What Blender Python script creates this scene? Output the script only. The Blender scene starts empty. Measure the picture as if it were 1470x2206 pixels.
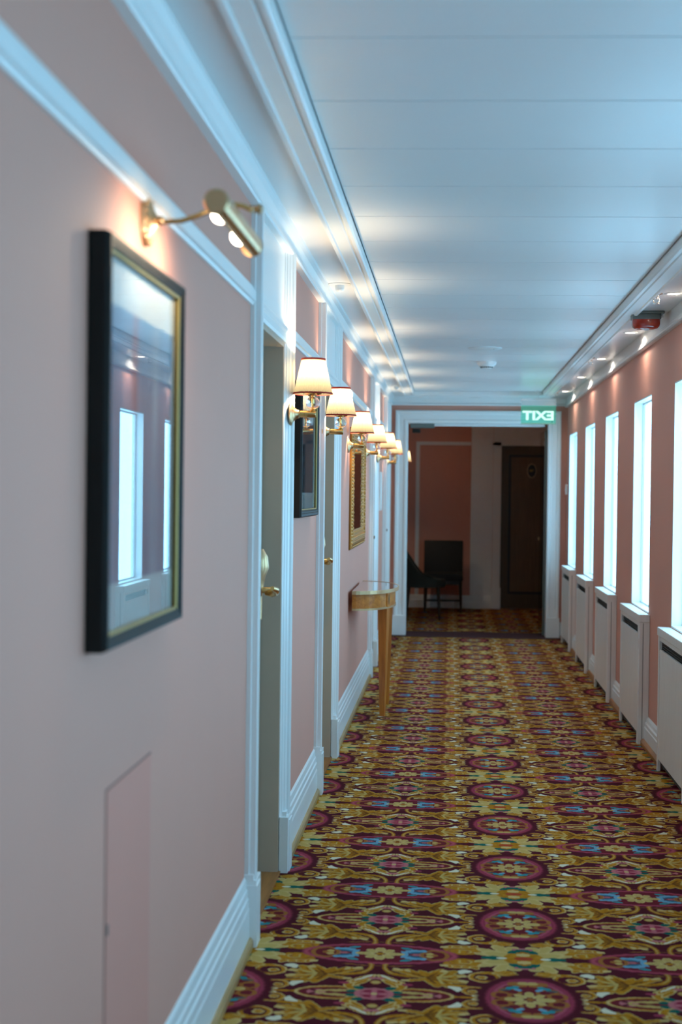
import bpy, bmesh, math, random
from mathutils import Vector, Matrix

random.seed(7)
scene = bpy.context.scene
COL = scene.collection
PI = math.pi

# ------------------------------------------------------------------ camera
F_PX, CX, CY, VPX, VPY, ROLL, CAM_H = 3064.0, 735.0, 1103.0, 972.0, 1065.0, 0.013, 1.40
d_ = Vector(((VPX - CX) / F_PX, -(VPY - CY) / F_PX, -1.0)).normalized()
u_ = Vector((ROLL, 1.0, 0.0)); u_ = (u_ - d_ * u_.dot(d_)).normalized()
x_ = d_.cross(u_)
cam_data = bpy.data.cameras.new('camera')
cam = bpy.data.objects.new('camera', cam_data); COL.objects.link(cam)
rot = Matrix((x_, d_, u_))
cam.matrix_world = Matrix.Translation((0, 0, CAM_H)) @ rot.to_4x4()
cam_data.sensor_fit = 'VERTICAL'; cam_data.sensor_height = 36.0; cam_data.sensor_width = 24.0
cam_data.lens = 36.0 * F_PX / 2206.0
cam_data.clip_start = 0.05
cam_data.dof.use_dof = True
cam_data.dof.focus_distance = 6.6
cam_data.dof.aperture_fstop = 2.8
scene.camera = cam

# ------------------------------------------------------------------ world, light levels, exposure
SKY = (0.30, 0.69, 1.0)
SKY_STRENGTH = 7.6
SCONCE_W = 11.0
DOWN_W = 6.5
PICLAMP_W = 4.0
WARM = (1.0, 0.81, 0.54)
world = bpy.data.worlds.new('overcast_sky'); scene.world = world
world.use_nodes = True
bg = world.node_tree.nodes['Background']
bg.inputs['Color'].default_value = (*SKY, 1)
bg.inputs['Strength'].default_value = SKY_STRENGTH
scene.view_settings.view_transform = 'Standard'
scene.view_settings.look = 'None'
scene.view_settings.gamma = 1.0
scene.view_settings.use_curve_mapping = False
scene.view_settings.exposure = 0.0
cy = scene.cycles
cy.use_denoising = True
try:
    cy.denoiser = 'OPENIMAGEDENOISE'
except Exception:
    pass
cy.use_adaptive_sampling = True; cy.adaptive_threshold = 0.06; cy.adaptive_min_samples = 16
cy.max_bounces = 8; cy.diffuse_bounces = 4; cy.glossy_bounces = 4
cy.transmission_bounces = 6; cy.transparent_max_bounces = 10
cy.caustics_reflective = False; cy.caustics_refractive = False
cy.sample_clamp_indirect = 30.0
WIN_C = [13.385, 11.78, 10.21, 8.58, 6.98, 5.37, 3.76, 2.15, 0.54, -1.07]
WIN_W, WIN_Z0, WIN_Z1, WALL_R, WALL_R2 = 0.77, 0.735, 1.985, 1.13, 1.215
for wc in WIN_C:                                  # sky portals, one in each window opening
    ld = bpy.data.lights.new('sky_portal', 'AREA')
    ld.shape = 'RECTANGLE'; ld.size = WIN_W; ld.size_y = WIN_Z1 - WIN_Z0
    ld.cycles.is_portal = True
    lo = bpy.data.objects.new('sky_portal', ld); COL.objects.link(lo)
    lo.location = (WALL_R2 + 0.01, wc, (WIN_Z0 + WIN_Z1) / 2)
    lo.rotation_euler = Vector((-1, 0, 0)).to_track_quat('-Z', 'Z').to_euler()

# ------------------------------------------------------------------ materials
def srgb(r, g, b):
    f = lambda c: (c / 255 / 12.92) if c / 255 <= 0.04045 else ((c / 255 + 0.055) / 1.055) ** 2.4
    return (f(r), f(g), f(b))

class NT:
    def __init__(self, name):
        self.m = bpy.data.materials.new(name); self.m.use_nodes = True
        self.t = self.m.node_tree; self.n = self.t.nodes; self.l = self.t.links
        self.b = self.n['Principled BSDF']; self.out = self.n['Material Output']
    def node(self, kind, **kw):
        x = self.n.new(kind)
        for k, v in kw.items(): setattr(x, k, v)
        return x
    def set(self, sock, v):
        if isinstance(v, bpy.types.NodeSocket): self.l.new(v, sock)
        elif isinstance(v, (tuple, list)) and len(v) == 3 and sock.type == 'RGBA': sock.default_value = (*v, 1)
        else: sock.default_value = v
    def math(self, op, a, b=None, c=None, clamp=False):
        x = self.node('ShaderNodeMath', operation=op, use_clamp=clamp)
        self.set(x.inputs[0], a)
        if b is not None: self.set(x.inputs[1], b)
        if c is not None: self.set(x.inputs[2], c)
        return x.outputs[0]
    def mix(self, fac, a, b):
        x = self.node('ShaderNodeMix', data_type='RGBA')
        self.set(x.inputs[0], fac); self.set(x.inputs[6], a); self.set(x.inputs[7], b)
        return x.outputs[2]
    def maprange(self, v, a, b, c=0.0, d=1.0):
        x = self.node('ShaderNodeMapRange')
        self.set(x.inputs[0], v)
        for i, q in enumerate((a, b, c, d)): x.inputs[i + 1].default_value = q
        return x.outputs[0]
    def noise(self, vec, scale, detail=2.0, rough=0.5):
        x = self.node('ShaderNodeTexNoise'); self.set(x.inputs['Vector'], vec)
        x.inputs['Scale'].default_value = scale; x.inputs['Detail'].default_value = detail
        x.inputs['Roughness'].default_value = rough
        return x.outputs[0]
    def coord(self, kind='Object'):
        return self.node('ShaderNodeTexCoord').outputs[kind]
    def mapping(self, vec, loc=(0, 0, 0), rot=(0, 0, 0), scale=(1, 1, 1), kind='POINT'):
        x = self.node('ShaderNodeMapping', vector_type=kind); self.set(x.inputs[0], vec)
        x.inputs[1].default_value = loc; x.inputs[2].default_value = rot; x.inputs[3].default_value = scale
        return x.outputs[0]
    def bump(self, h, strength, dist=0.002):
        x = self.node('ShaderNodeBump'); x.inputs['Strength'].default_value = strength
        x.inputs['Distance'].default_value = dist; self.set(x.inputs['Height'], h)
        self.l.new(x.outputs[0], self.b.inputs['Normal'])
    def base(self, c): self.set(self.b.inputs['Base Color'], c)
    def p(self, **kw):
        for k, v in kw.items(): self.set(self.b.inputs[k.replace('_', ' ')], v)
        return self

def plain(name, col, rough=0.5, metal=0.0, vary=0.06, scale=9.0, bump=0.0, bscale=300.0, coat=0.0, spec=None):
    t = NT(name); co = t.coord()
    n = t.noise(co, scale, 3)
    dark = tuple(c * (1 - vary) for c in col); lite = tuple(min(1, c * (1 + vary)) for c in col)
    t.base(t.mix(n, dark, lite)); t.p(Roughness=rough, Metallic=metal)
    if spec is not None: t.set(t.b.inputs['Specular IOR Level'], spec)
    if coat: t.p(Coat_Weight=coat)
    if bump: t.bump(t.noise(co, bscale, 2), bump, 0.001)
    return t.m

def emit(name, col, strength):
    t = NT(name); t.base((0, 0, 0)); t.p(Emission_Color=col, Emission_Strength=strength)
    return t.m

def wood(name, c1, c2, axis='Z', rough=0.35, scale=1.0):
    t = NT(name); co = t.coord()
    s = {'X': (2, 30, 30), 'Y': (30, 2, 30), 'Z': (30, 30, 2)}[axis]
    v = t.mapping(co, scale=tuple(q * scale for q in s))
    n = t.noise(v, 1.6, 5, 0.62)
    t.base(t.mix(t.maprange(n, 0.3, 0.7), c1, c2)); t.p(Roughness=rough)
    t.bump(n, 0.15, 0.0006)
    return t.m

M = {}
M['pink'] = plain('pink_wall_paint', (0.675, 0.318, 0.238), 0.72, vary=0.025, scale=3, bump=0.04)
M['white'] = plain('white_gloss_paint', (0.80, 0.80, 0.79), 0.32, vary=0.02)
M['ceil'] = plain('white_ceiling_paint', (0.80, 0.80, 0.80), 0.32, vary=0.02, scale=3)
M['jamb'] = plain('taupe_door_paint', (0.50, 0.375, 0.28), 0.5, vary=0.05)
M['leaf'] = plain('taupe_door_leaf', (0.48, 0.36, 0.265), 0.45, vary=0.05)
M['brass'] = plain('polished_brass', (0.84, 0.54, 0.22), 0.22, metal=1.0, vary=0.08, scale=40)
M['brass_dull'] = plain('brushed_brass', (0.66, 0.45, 0.25), 0.38, metal=1.0, vary=0.08, scale=60)
M['chrome'] = plain('polished_chrome', (0.60, 0.54, 0.48), 0.25, metal=1.0)
M['black'] = plain('black_lacquer', (0.010, 0.009, 0.008), 0.5, vary=0.2, spec=0.22)
M['dark'] = plain('dark_void', (0.02, 0.022, 0.02), 0.7)
M['joint_line'] = plain('panel_joint_line', (0.30, 0.15, 0.12), 0.8)
M['panel_pink'] = plain('access_panel_paint', (0.68, 0.285, 0.215), 0.72, vary=0.025, scale=3)
M['groove'] = plain('board_groove', (0.42, 0.38, 0.35), 0.8)
M['gap'] = plain('dark_grey_latch', (0.16, 0.15, 0.14), 0.8)  # plain dark grey, used on the access panel latch
M['gold_lip'] = plain('gilt_lip', (0.36, 0.25, 0.09), 0.5, metal=0.9)
M['mat'] = plain('picture_mount_board', (0.78, 0.78, 0.75), 0.8, vary=0.02)
M['oak_strip'] = wood('pale_oak_strip', srgb(150, 115, 70), srgb(190, 155, 105), 'Y')
M['oak_warm'] = wood('orange_oak_strip', srgb(140, 85, 35), srgb(185, 120, 60), 'Y')
M['cherry'] = wood('honey_veneer', srgb(178, 98, 30), srgb(215, 138, 55), 'Y', 0.3)
M['cherry_leg'] = wood('honey_leg_wood', srgb(165, 88, 26), srgb(208, 126, 46), 'Z', 0.35)
M['cherry_dark'] = plain('table_inlay', srgb(90, 60, 35), 0.35)
M['table_top'] = plain('polished_table_top', srgb(120, 78, 45), 0.08, vary=0.15, scale=14, coat=0.6)
M['gilt'] = plain('aged_gilt', srgb(190, 130, 58), 0.40, metal=0.7, vary=0.3, scale=120)
M['gilt_side'] = plain('gilt_edge', srgb(150, 95, 35), 0.45, metal=0.4, vary=0.2)
M['red_trim_lit'] = plain('lamplit_red_braid', srgb(200, 55, 30), 0.8, vary=0.15, scale=200)  # top braid: glow of the bulb inside is put into its orange-red colour
M['red_dark'] = plain('dark_red_braid', srgb(160, 38, 26), 0.8, vary=0.15, scale=200)
M['grey_plastic'] = plain('grey_plastic', (0.13, 0.15, 0.14), 0.35)
M['white_plastic'] = plain('white_plastic', (0.78, 0.79, 0.78), 0.35)
M['slot'] = plain('slot_shadow_mesh', (0.03, 0.034, 0.034), 0.6)
M['cover'] = wood('limed_white_board', (0.80, 0.74, 0.70), (0.87, 0.82, 0.78), 'Z', 0.35, 2.0)
M['dark_leather'] = plain('dark_brown_leather', (0.008, 0.006, 0.005), 0.7, vary=0.3, bump=0.1)
M['olive_cloth'] = plain('dark_olive_cloth', (0.022, 0.017, 0.009), 0.9, vary=0.2, bump=0.1)
M['dark_wood'] = wood('dark_stained_wood', (0.02, 0.012, 0.007), (0.04, 0.024, 0.013), 'Z')
M['walnut'] = wood('walnut_door', (0.12, 0.066, 0.028), (0.17, 0.095, 0.04), 'Z', 0.4)
M['walnut_edge'] = wood('walnut_stile', (0.07, 0.045, 0.022), (0.10, 0.065, 0.032), 'Z', 0.4)
M['inlay'] = plain('black_inlay', (0.012, 0.013, 0.012), 0.4)
M['alarm_red'] = plain('red_alarm_plastic', (0.42, 0.022, 0.008), 0.15, vary=0.1, coat=0.5)
M['bulb'] = emit('lamp_bulb', (1.0, 0.86, 0.66), 14.0)
M['downlight'] = emit('downlight_lens', (1.0, 0.93, 0.82), 9.0)
M['maroon'] = plain('maroon_threshold_carpet', (0.055, 0.010, 0.012), 0.9, vary=0.15, bump=0.2)
M['exit_green'] = emit('exit_letters', (0.58, 1.0, 0.86), 1.35)
M['exit_edge'] = emit('exit_edge_light', (0.25, 0.62, 0.45), 0.6)

def glass(name, tint=(1, 1, 1), rough=0.0, ior=1.5, dim=1.0, fixed=None):
    t = NT(name); t.n.remove(t.b)
    fr = t.node('ShaderNodeFresnel'); ge = t.node('ShaderNodeNewGeometry')
    t.l.new(t.maprange(ge.outputs['Backfacing'], 0.0, 1.0, ior, 1.0 / ior), fr.inputs[0])
    tr = t.node('ShaderNodeBsdfTransparent'); tr.inputs[0].default_value = (*[c * dim for c in tint], 1)
    gl = t.node('ShaderNodeBsdfGlossy'); gl.inputs['Roughness'].default_value = rough
    mx = t.node('ShaderNodeMixShader')
    if fixed is None: t.l.new(fr.outputs[0], mx.inputs[0])
    else: mx.inputs[0].default_value = fixed
    t.l.new(tr.outputs[0], mx.inputs[1]); t.l.new(gl.outputs[0], mx.inputs[2])
    t.l.new(mx.outputs[0], t.out.inputs[0])
    return t.m
M['pane'] = glass('window_glass', (0.97, 0.98, 0.98), fixed=0.04)
M['pic_glass'] = glass('picture_glass', (0.95, 0.96, 0.96))
M['door_glass'] = glass('smoked_door_glass', (0.62, 0.60, 0.55))
def frosted():
    t = NT('frosted_acrylic'); t.n.remove(t.b)
    tr = t.node('ShaderNodeBsdfTransparent'); tr.inputs[0].default_value = (0.9, 0.95, 0.95, 1)
    di = t.node('ShaderNodeBsdfDiffuse'); di.inputs[0].default_value = (0.8, 0.85, 0.85, 1)
    mx = t.node('ShaderNodeMixShader'); mx.inputs[0].default_value = 0.5
    t.l.new(tr.outputs[0], mx.inputs[1]); t.l.new(di.outputs[0], mx.inputs[2]); t.l.new(mx.outputs[0], t.out.inputs[0])
    return t.m
M['exit_panel'] = frosted()
def edge_lit():
    t = NT('edge_lit_acrylic'); t.n.remove(t.b)
    tr = t.node('ShaderNodeBsdfTransparent'); tr.inputs[0].default_value = (0.50, 0.80, 0.72, 1)
    em = t.node('ShaderNodeEmission'); em.inputs[0].default_value = (0.10, 0.42, 0.34, 1); em.inputs[1].default_value = 0.30
    ad = t.node('ShaderNodeAddShader'); t.l.new(tr.outputs[0], ad.inputs[0]); t.l.new(em.outputs[0], ad.inputs[1]); t.l.new(ad.outputs[0], t.out.inputs[0])
    return t.m
M['exit_lit'] = edge_lit()

def crystal():
    t = NT('crystal_glass'); t.base((1, 1, 1)); t.p(Roughness=0.02, IOR=1.5, Transmission_Weight=1.0)
    return t.m
M['crystal'] = crystal()

def mirror_mat():
    t = NT('mirror_silver'); t.base((0.82, 0.82, 0.80)); t.p(Metallic=1.0, Roughness=0.02)
    return t.m
M['mirror'] = mirror_mat()

def shade_mat():
    t = NT('pleated_cream_fabric'); t.n.remove(t.b)
    co = t.coord(); n = t.noise(co, 260, 2)
    c = t.mix(n, (0.100, 0.089, 0.062), (0.130, 0.118, 0.087))
    di = t.node('ShaderNodeBsdfDiffuse'); tl = t.node('ShaderNodeBsdfTranslucent')
    t.set(di.inputs[0], c); t.set(tl.inputs[0], c)
    mx = t.node('ShaderNodeMixShader'); mx.inputs[0].default_value = 0.45
    t.l.new(di.outputs[0], mx.inputs[1]); t.l.new(tl.outputs[0], mx.inputs[2]); t.l.new(mx.outputs[0], t.out.inputs[0])
    return t.m
M['shade'] = shade_mat()

def art_mat(name, cols, streak):
    t = NT(name); co = t.coord()
    v = t.mapping(co, scale=(1, 14, 1.3))
    n = t.noise(v, 1.6, 5, 0.6)
    g = t.noise(co, 3.5, 3)
    c = t.mix(t.maprange(n, 0.32, 0.68), cols[0], cols[1])
    sep = t.node('ShaderNodeSeparateXYZ'); t.l.new(co, sep.inputs[0])
    c = t.mix(t.maprange(t.math('MULTIPLY_ADD', g, 0.25, sep.outputs[2]), 0.20, 0.34), c, cols[2])
    if streak:
        for yy, w, cc in streak:
            dd = t.math('ABSOLUTE', t.math('SUBTRACT', sep.outputs[1], yy))
            m = t.math('MULTIPLY', t.maprange(dd, w, w * 0.3), t.maprange(n, 0.35, 0.6))
            c = t.mix(m, c, cc)
    t.base(c); t.p(Roughness=0.7)
    return t.m
M['art1'] = art_mat('blue_violet_print', (srgb(120, 125, 145), srgb(165, 160, 175), srgb(110, 150, 185)),
                    ((-0.06, 0.03, srgb(165, 85, 90)), (0.12, 0.04, srgb(185, 195, 205))))
M['art2'] = art_mat('dark_blue_print', (srgb(40, 52, 66), srgb(70, 84, 98), srgb(95, 105, 112)), None)

# ------------------------------------------------------------------ carpet: mirrored repeat drawn with distance shapes
def carpet_mat():
    t = NT('patterned_axminster')
    co = t.coord(); sep = t.node('ShaderNodeSeparateXYZ'); t.l.new(co, sep.inputs[0])
    HU, HV = 0.434, 0.3485
    u0 = t.math('PINGPONG', t.math('SUBTRACT', sep.outputs[0], 0.237), HU)
    v0 = t.math('PINGPONG', t.math('SUBTRACT', sep.outputs[1], 4.656), HV)
    cb = t.node('ShaderNodeCombineXYZ'); t.l.new(u0, cb.inputs[0]); t.l.new(v0, cb.inputs[1])
    wob = t.node('ShaderNodeTexNoise'); t.l.new(cb.outputs[0], wob.inputs['Vector'])
    wob.inputs['Scale'].default_value = 75; wob.inputs['Detail'].default_value = 1
    ws = t.node('ShaderNodeSeparateColor'); t.l.new(wob.outputs['Color'], ws.inputs[0])
    u = t.math('MULTIPLY_ADD', t.math('SUBTRACT', ws.outputs[0], 0.5), 0.011, u0)
    v = t.math('MULTIPLY_ADD', t.math('SUBTRACT', ws.outputs[1], 0.5), 0.014, v0)
    fine = t.noise(co, 55, 2)
    GOLD = t.mix(t.maprange(fine, 0.35, 0.65), (0.37, 0.138, 0.006), (0.50, 0.205, 0.012))
    CREAM = (0.60, 0.40, 0.15); MAROON = (0.082, 0.0085, 0.015); FIELD = (0.155, 0.014, 0.020)
    PINK = (0.33, 0.040, 0.075); ROSE = (0.50, 0.14, 0.15); TEAL = (0.03, 0.25, 0.27); BLUE = (0.15, 0.33, 0.44)
    GREEN = (0.010, 0.105, 0.080); WHITE = (0.72, 0.64, 0.46); RUST = (0.34, 0.12, 0.025); LGOLD = (0.52, 0.34, 0.10)
    col = [t.mix(fine, tuple(c * 0.85 for c in MAROON), tuple(c * 1.2 for c in MAROON))]
    def dist2(cx, cy_, rx, ry, rot=0, bend=0.0):
        ca, sa = math.cos(math.radians(rot)), math.sin(math.radians(rot))
        x = t.math('MULTIPLY_ADD', v, sa / rx, t.math('MULTIPLY_ADD', u, ca / rx, -(ca * cx + sa * cy_) / rx))
        y = t.math('MULTIPLY_ADD', v, ca / ry, t.math('MULTIPLY_ADD', u, -sa / ry, (sa * cx - ca * cy_) / ry))
        x2 = t.math('MULTIPLY', x, x)
        if bend: y = t.math('MULTIPLY_ADD', x2, bend, y)
        return t.math('MULTIPLY_ADD', y, y, x2)
    def put(mask, c): col[0] = t.mix(mask, col[0], c)
    def E(cx, cy_, rx, ry, c, rot=0, bend=0.0, edge=None, inner=0.74):
        L = dist2(cx, cy_, rx, ry, rot, bend)
        if edge is not None: put(t.maprange(L, 1.06, 0.94), edge); put(t.maprange(L, (inner + 0.06) ** 2, (inner - 0.06) ** 2), c)
        else: put(t.maprange(L, 1.08, 0.92), c)
    def R(cx, cy_, rx, ry, c, w=0.16, rot=0, cut=None, soft=0.03):
        L = t.math('SQRT', dist2(cx, cy_, rx, ry, rot))
        a = t.math('ABSOLUTE', t.math('SUBTRACT', L, 1.0))
        m = t.maprange(a, w + soft, w - soft)
        if cut:                                     # keep the side where a*u + b*v > k
            h = t.math('MULTIPLY_ADD', u, cut[0], t.math('MULTIPLY', v, cut[1]))
            m = t.math('MULTIPLY', m, t.math('GREATER_THAN', h, cut[2]))
        put(m, c)
    # thin stems: an S running from the spray round to the red lens
    R(0.352, 0.232, 0.062, 0.072, GOLD, 0.12, cut=(1, 0, 0.368))
    R(0.352, 0.232, 0.062, 0.072, LGOLD, 0.03, cut=(1, 0, 0.368))
    E(0.350, 0.158, 0.056, 0.009, GOLD, 10, -0.5)
    E(0.175, 0.0, 0.06, 0.006, GOLD)
    # pods along the flower row
    E(0.322, 0.0, 0.112, 0.054, GOLD); E(0.318, 0.0, 0.098, 0.040, FIELD)
    R(0.322, 0.0, 0.108, 0.050, CREAM, 0.04)
    E(0.352, 0.020, 0.050, 0.010, LGOLD, rot=8); E(0.272, 0.0, 0.026, 0.022, ROSE); E(0.272, 0.0, 0.008, 0.008, MAROON)
    E(0.262, 0.014, 0.010, 0.006, MAROON); E(0.300, 0.015, 0.034, 0.006, LGOLD, rot=16)
    # acanthus sprays: lobes fanning from the neck towards the medallion, one long lobe back to the lens
    def lobe(x0, y0, x1, y1, w, bend=0.0, edge=LGOLD, inner=0.86, c=None):
        L = math.hypot(x1 - x0, y1 - y0)
        E((x0 + x1) / 2, (y0 + y1) / 2, L / 2 * 1.06, w * (1.12 if c is None else 1.0), c or GOLD, math.degrees(math.atan2(y1 - y0, x1 - x0)), bend, edge, inner)
    def spray(lobes, edge, shrink):
        for pas in (0, 1):
            for x0, y0, x1, y1, w, bend in lobes:
                L = math.hypot(x1 - x0, y1 - y0) / 2 * 1.06; q = 1.0 if pas == 0 else shrink
                E((x0 + x1) / 2, (y0 + y1) / 2, L * (1.0 if pas == 0 else 0.92), w * q, edge if pas == 0 else GOLD, math.degrees(math.atan2(y1 - y0, x1 - x0)), bend)
    spray(((0.285, 0.158, 0.384, 0.214, 0.021, 0.35), (0.300, 0.158, 0.350, 0.212, 0.016, -0.2), (0.276, 0.162, 0.314, 0.208, 0.014, -0.2),
           (0.285, 0.138, 0.352, 0.116, 0.012, -0.3), (0.290, 0.152, 0.238, 0.222, 0.020, 0.3), (0.290, 0.144, 0.246, 0.078, 0.020, -0.3),
           (0.280, 0.150, 0.200, 0.212, 0.022, 0.25), (0.275, 0.142, 0.212, 0.078, 0.022, -0.25), (0.280, 0.150, 0.176, 0.176, 0.019, 0.2), (0.280, 0.146, 0.174, 0.122, 0.020, -0.2)), LGOLD, 0.80)
    DARK = (0.17, 0.055, 0.008)
    for x1, y1 in ((0.222, 0.192), (0.206, 0.150), (0.228, 0.108), (0.350, 0.196), (0.256, 0.196), (0.262, 0.100)):
        lobe(0.290, 0.150, x1, y1, 0.0042, 0.0, None, c=DARK)
    for x1, y1 in ((0.200, 0.178), (0.200, 0.126), (0.226, 0.212), (0.236, 0.084)):
        lobe(0.258, 0.150, x1, y1, 0.0048, 0.3, None, c=LGOLD)
    for (cx, cy_, rx, ry, ro) in ((0.374, 0.212, 0.018, 0.008, 26), (0.346, 0.204, 0.012, 0.008, 50), (0.350, 0.119, 0.014, 0.006, -10), (0.240, 0.210, 0.012, 0.010, -60), (0.186, 0.170, 0.016, 0.009, 0), (0.184, 0.130, 0.016, 0.009, 5)):
        E(cx, cy_, rx, ry, CREAM, ro)
    E(0.206, 0.070, 0.028, 0.014, WHITE, 58, 0.5); E(0.182, 0.214, 0.022, 0.016, WHITE, -35, 0.6)
    # curls beside the medallion
    E(0.205, 0.092, 0.060, 0.010, GOLD, 6, 0.6)
    for (cx, cy_, rx, ry) in ((0.150, 0.052, 0.034, 0.030), (0.122, 0.172, 0.040, 0.038)):
        E(cx, cy_, rx * 1.22, ry * 1.22, MAROON)
        R(cx, cy_, rx, ry, GOLD, 0.20); R(cx, cy_, rx * 1.12, ry * 1.12, CREAM, 0.05)
        E(cx + 0.008, cy_ - 0.004, rx * 0.44, ry * 0.40, GOLD, 0, 0, CREAM, 0.7)
    E(0.138, 0.010, 0.024, 0.011, LGOLD, 14, 0.0, WHITE)
    E(0.095, 0.212, 0.050, 0.010, GOLD, -8, 0.5)
    # paired leaves between medallion and quatrefoil
    lobe(0.100, 0.208, 0.022, 0.200, 0.013, 0.3); lobe(0.095, 0.212, 0.030, 0.226, 0.014, -0.2); lobe(0.090, 0.214, 0.060, 0.238, 0.010, 0)
    # paisley leaves at the tip of the red lens
    E(0.184, 0.288, 0.060, 0.045, GOLD, -6, 0.25)
    for k in range(4): E(0.150 + 0.026 * k, 0.252 + 0.003 * k, 0.019, 0.012, GOLD, 25, 0.2, CREAM, 0.72)
    E(0.240, 0.262, 0.014, 0.010, CREAM, 30)
    R(0.196, 0.298, 0.030, 0.026, RUST, 0.10, cut=(0, -1, -0.312)); R(0.176, 0.302, 0.018, 0.018, LGOLD, 0.16, cut=(0, -1, -0.315))
    E(0.120, 0.312, 0.026, 0.012, GOLD, 8, 0, CREAM)
    # medallion
    E(0, 0, 0.148, 0.205, MAROON)
    E(0, 0, 0.124, 0.171, (0.23, 0.026, 0.045)); R(0, 0, 0.117, 0.161, PINK, 0.030)
    E(0, 0, 0.108, 0.149, (0.43, 0.075, 0.115)); E(0, 0, 0.098, 0.137, FIELD)
    E(0.030, 0.120, 0.030, 0.018, RUST, 20); E(0.012, 0.128, 0.018, 0.012, LGOLD)
    R(0.078, 0.030, 0.024, 0.022, RUST, 0.25); R(0.052, 0.062, 0.030, 0.020, RUST, 0.18, 30)
    E(0.046, 0.092, 0.024, 0.010, TEAL, -32, 0.4); E(0.030, 0.078, 0.014, 0.008, BLUE, 40); E(0.066, 0.072, 0.016, 0.007, (0.07, 0.09, 0.10))
    for (cx, cy_, rx, ry, ro) in ((0.044, 0, 0.028, 0.014, 0), (0.0, 0.040, 0.013, 0.022, 0), (0.026, 0.026, 0.022, 0.012, 40)):
        E(cx, cy_, rx, ry, LGOLD, ro, 0, CREAM)
    E(0, 0, 0.010, 0.012, RUST)
    # quatrefoil
    for (cx, cy_, rx, ry, ro) in ((0.060, 0.268, 0.050, 0.022, -52), (0.095, 0.290, 0.052, 0.018, -30), (0.030, 0.262, 0.024, 0.026, 0), (0.112, 0.318, 0.040, 0.014, -14), (0.070, 0.318, 0.06, 0.03, -20)):
        E(cx, cy_, rx, ry, LGOLD, ro, 0, CREAM, 0.78)
    E(0.0, HV, 0.060, 0.062, GOLD); R(0.0, HV - 0.046, 0.034, 0.032, GREEN, 0.40, cut=(0, -1, -(HV - 0.046)))
    E(0.0, HV - 0.036, 0.022, 0.016, CREAM); E(0.0, HV, 0.028, 0.016, (0.40, 0.05, 0.02))
    E(0.092, HV, 0.036, 0.017, GREEN); E(0.066, HV, 0.016, 0.008, WHITE); E(0.026, HV - 0.086, 0.008, 0.008, ROSE)
    E(0.000, HV - 0.090, 0.020, 0.006, ROSE)
    # red lens with six-petalled flower and blue bows
    CU = HU
    E(CU, HV, 0.235, 0.094, PINK); E(CU, HV, 0.215, 0.078, FIELD)
    R(CU, HV, 0.226, 0.087, (0.45, 0.075, 0.10), 0.025)
    R(CU - 0.165, HV, 0.040, 0.044, RUST, 0.16); E(CU - 0.165, HV, 0.030, 0.024, FIELD); E(CU - 0.158, HV, 0.020, 0.010, RUST); E(CU - 0.150, HV - 0.012, 0.012, 0.010, LGOLD)
    E(CU - 0.106, HV - 0.034, 0.038, 0.012, BLUE, 10, -0.3); E(CU - 0.108, HV - 0.020, 0.026, 0.007, (0.04, 0.13, 0.19), 20)
    E(CU - 0.074, HV - 0.014, 0.010, 0.020, BLUE, 20); E(CU - 0.110, HV, 0.016, 0.008, ROSE); E(CU - 0.080, HV - 0.056, 0.02, 0.008, TEAL, -20)
    for (dx, dy, rx, ry, ro) in ((0.046, 0, 0.030, 0.013, 0), (0.0, 0.038, 0.017, 0.020, 0), (0.026, 0.024, 0.022, 0.013, -38)):
        E(CU - dx, HV - dy, rx, ry, LGOLD, ro * -1, 0, CREAM, 0.7)
    E(CU, HV, 0.012, 0.012, GOLD)
    R(CU, HV - 0.095, 0.10, 0.018, RUST, 0.10, cut=(0, -1, -(HV - 0.10)))
    # pink flower with lyre leaves
    lobe(0.366, 0.026, 0.366, 0.112, 0.020, 0.35, CREAM, 0.86); lobe(0.358, 0.084, 0.428, 0.160, 0.014, 0.25, CREAM, 0.80); lobe(0.368, 0.060, 0.416, 0.122, 0.010, 0.3, CREAM, 0.7); lobe(0.372, 0.104, 0.424, 0.156, 0.005, 0.2, None, c=WHITE)
    E(CU, 0.094, 0.016, 0.018, LGOLD, edge=RUST); E(CU - 0.010, 0.130, 0.012, 0.010, ROSE); E(CU - 0.092, 0.082, 0.016, 0.010, PINK)
    E(CU - 0.040, 0.044, 0.022, 0.012, GREEN, -25); E(CU - 0.064, 0.016, 0.016, 0.010, GREEN, 10)
    E(CU, 0.0, 0.056, 0.046, PINK, edge=ROSE, inner=0.70)
    E(CU - 0.026, 0.0, 0.016, 0.008, ROSE); E(CU, 0.022, 0.008, 0.014, ROSE); E(CU - 0.020, 0.020, 0.012, 0.006, (0.25, 0.02, 0.04), 40)
    E(CU, 0.0, 0.009, 0.009, CREAM)
    pile = t.noise(co, 700, 2)
    out = t.mix(t.maprange(pile, 0.25, 0.75), col[0], (0, 0, 0)); 
    mm = out.node; mm.blend_type = 'MULTIPLY'; 
    # fibres: colour darkens with the fine pile noise
    t.set(mm.inputs[7], (0.75, 0.75, 0.75)); 
    t.base(out); t.p(Roughness=1.0)
    t.set(t.b.inputs['Specular IOR Level'], 0.06)
    t.bump(pile, 0.35, 0.002)
    return t.m
M['carpet'] = carpet_mat()

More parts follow.
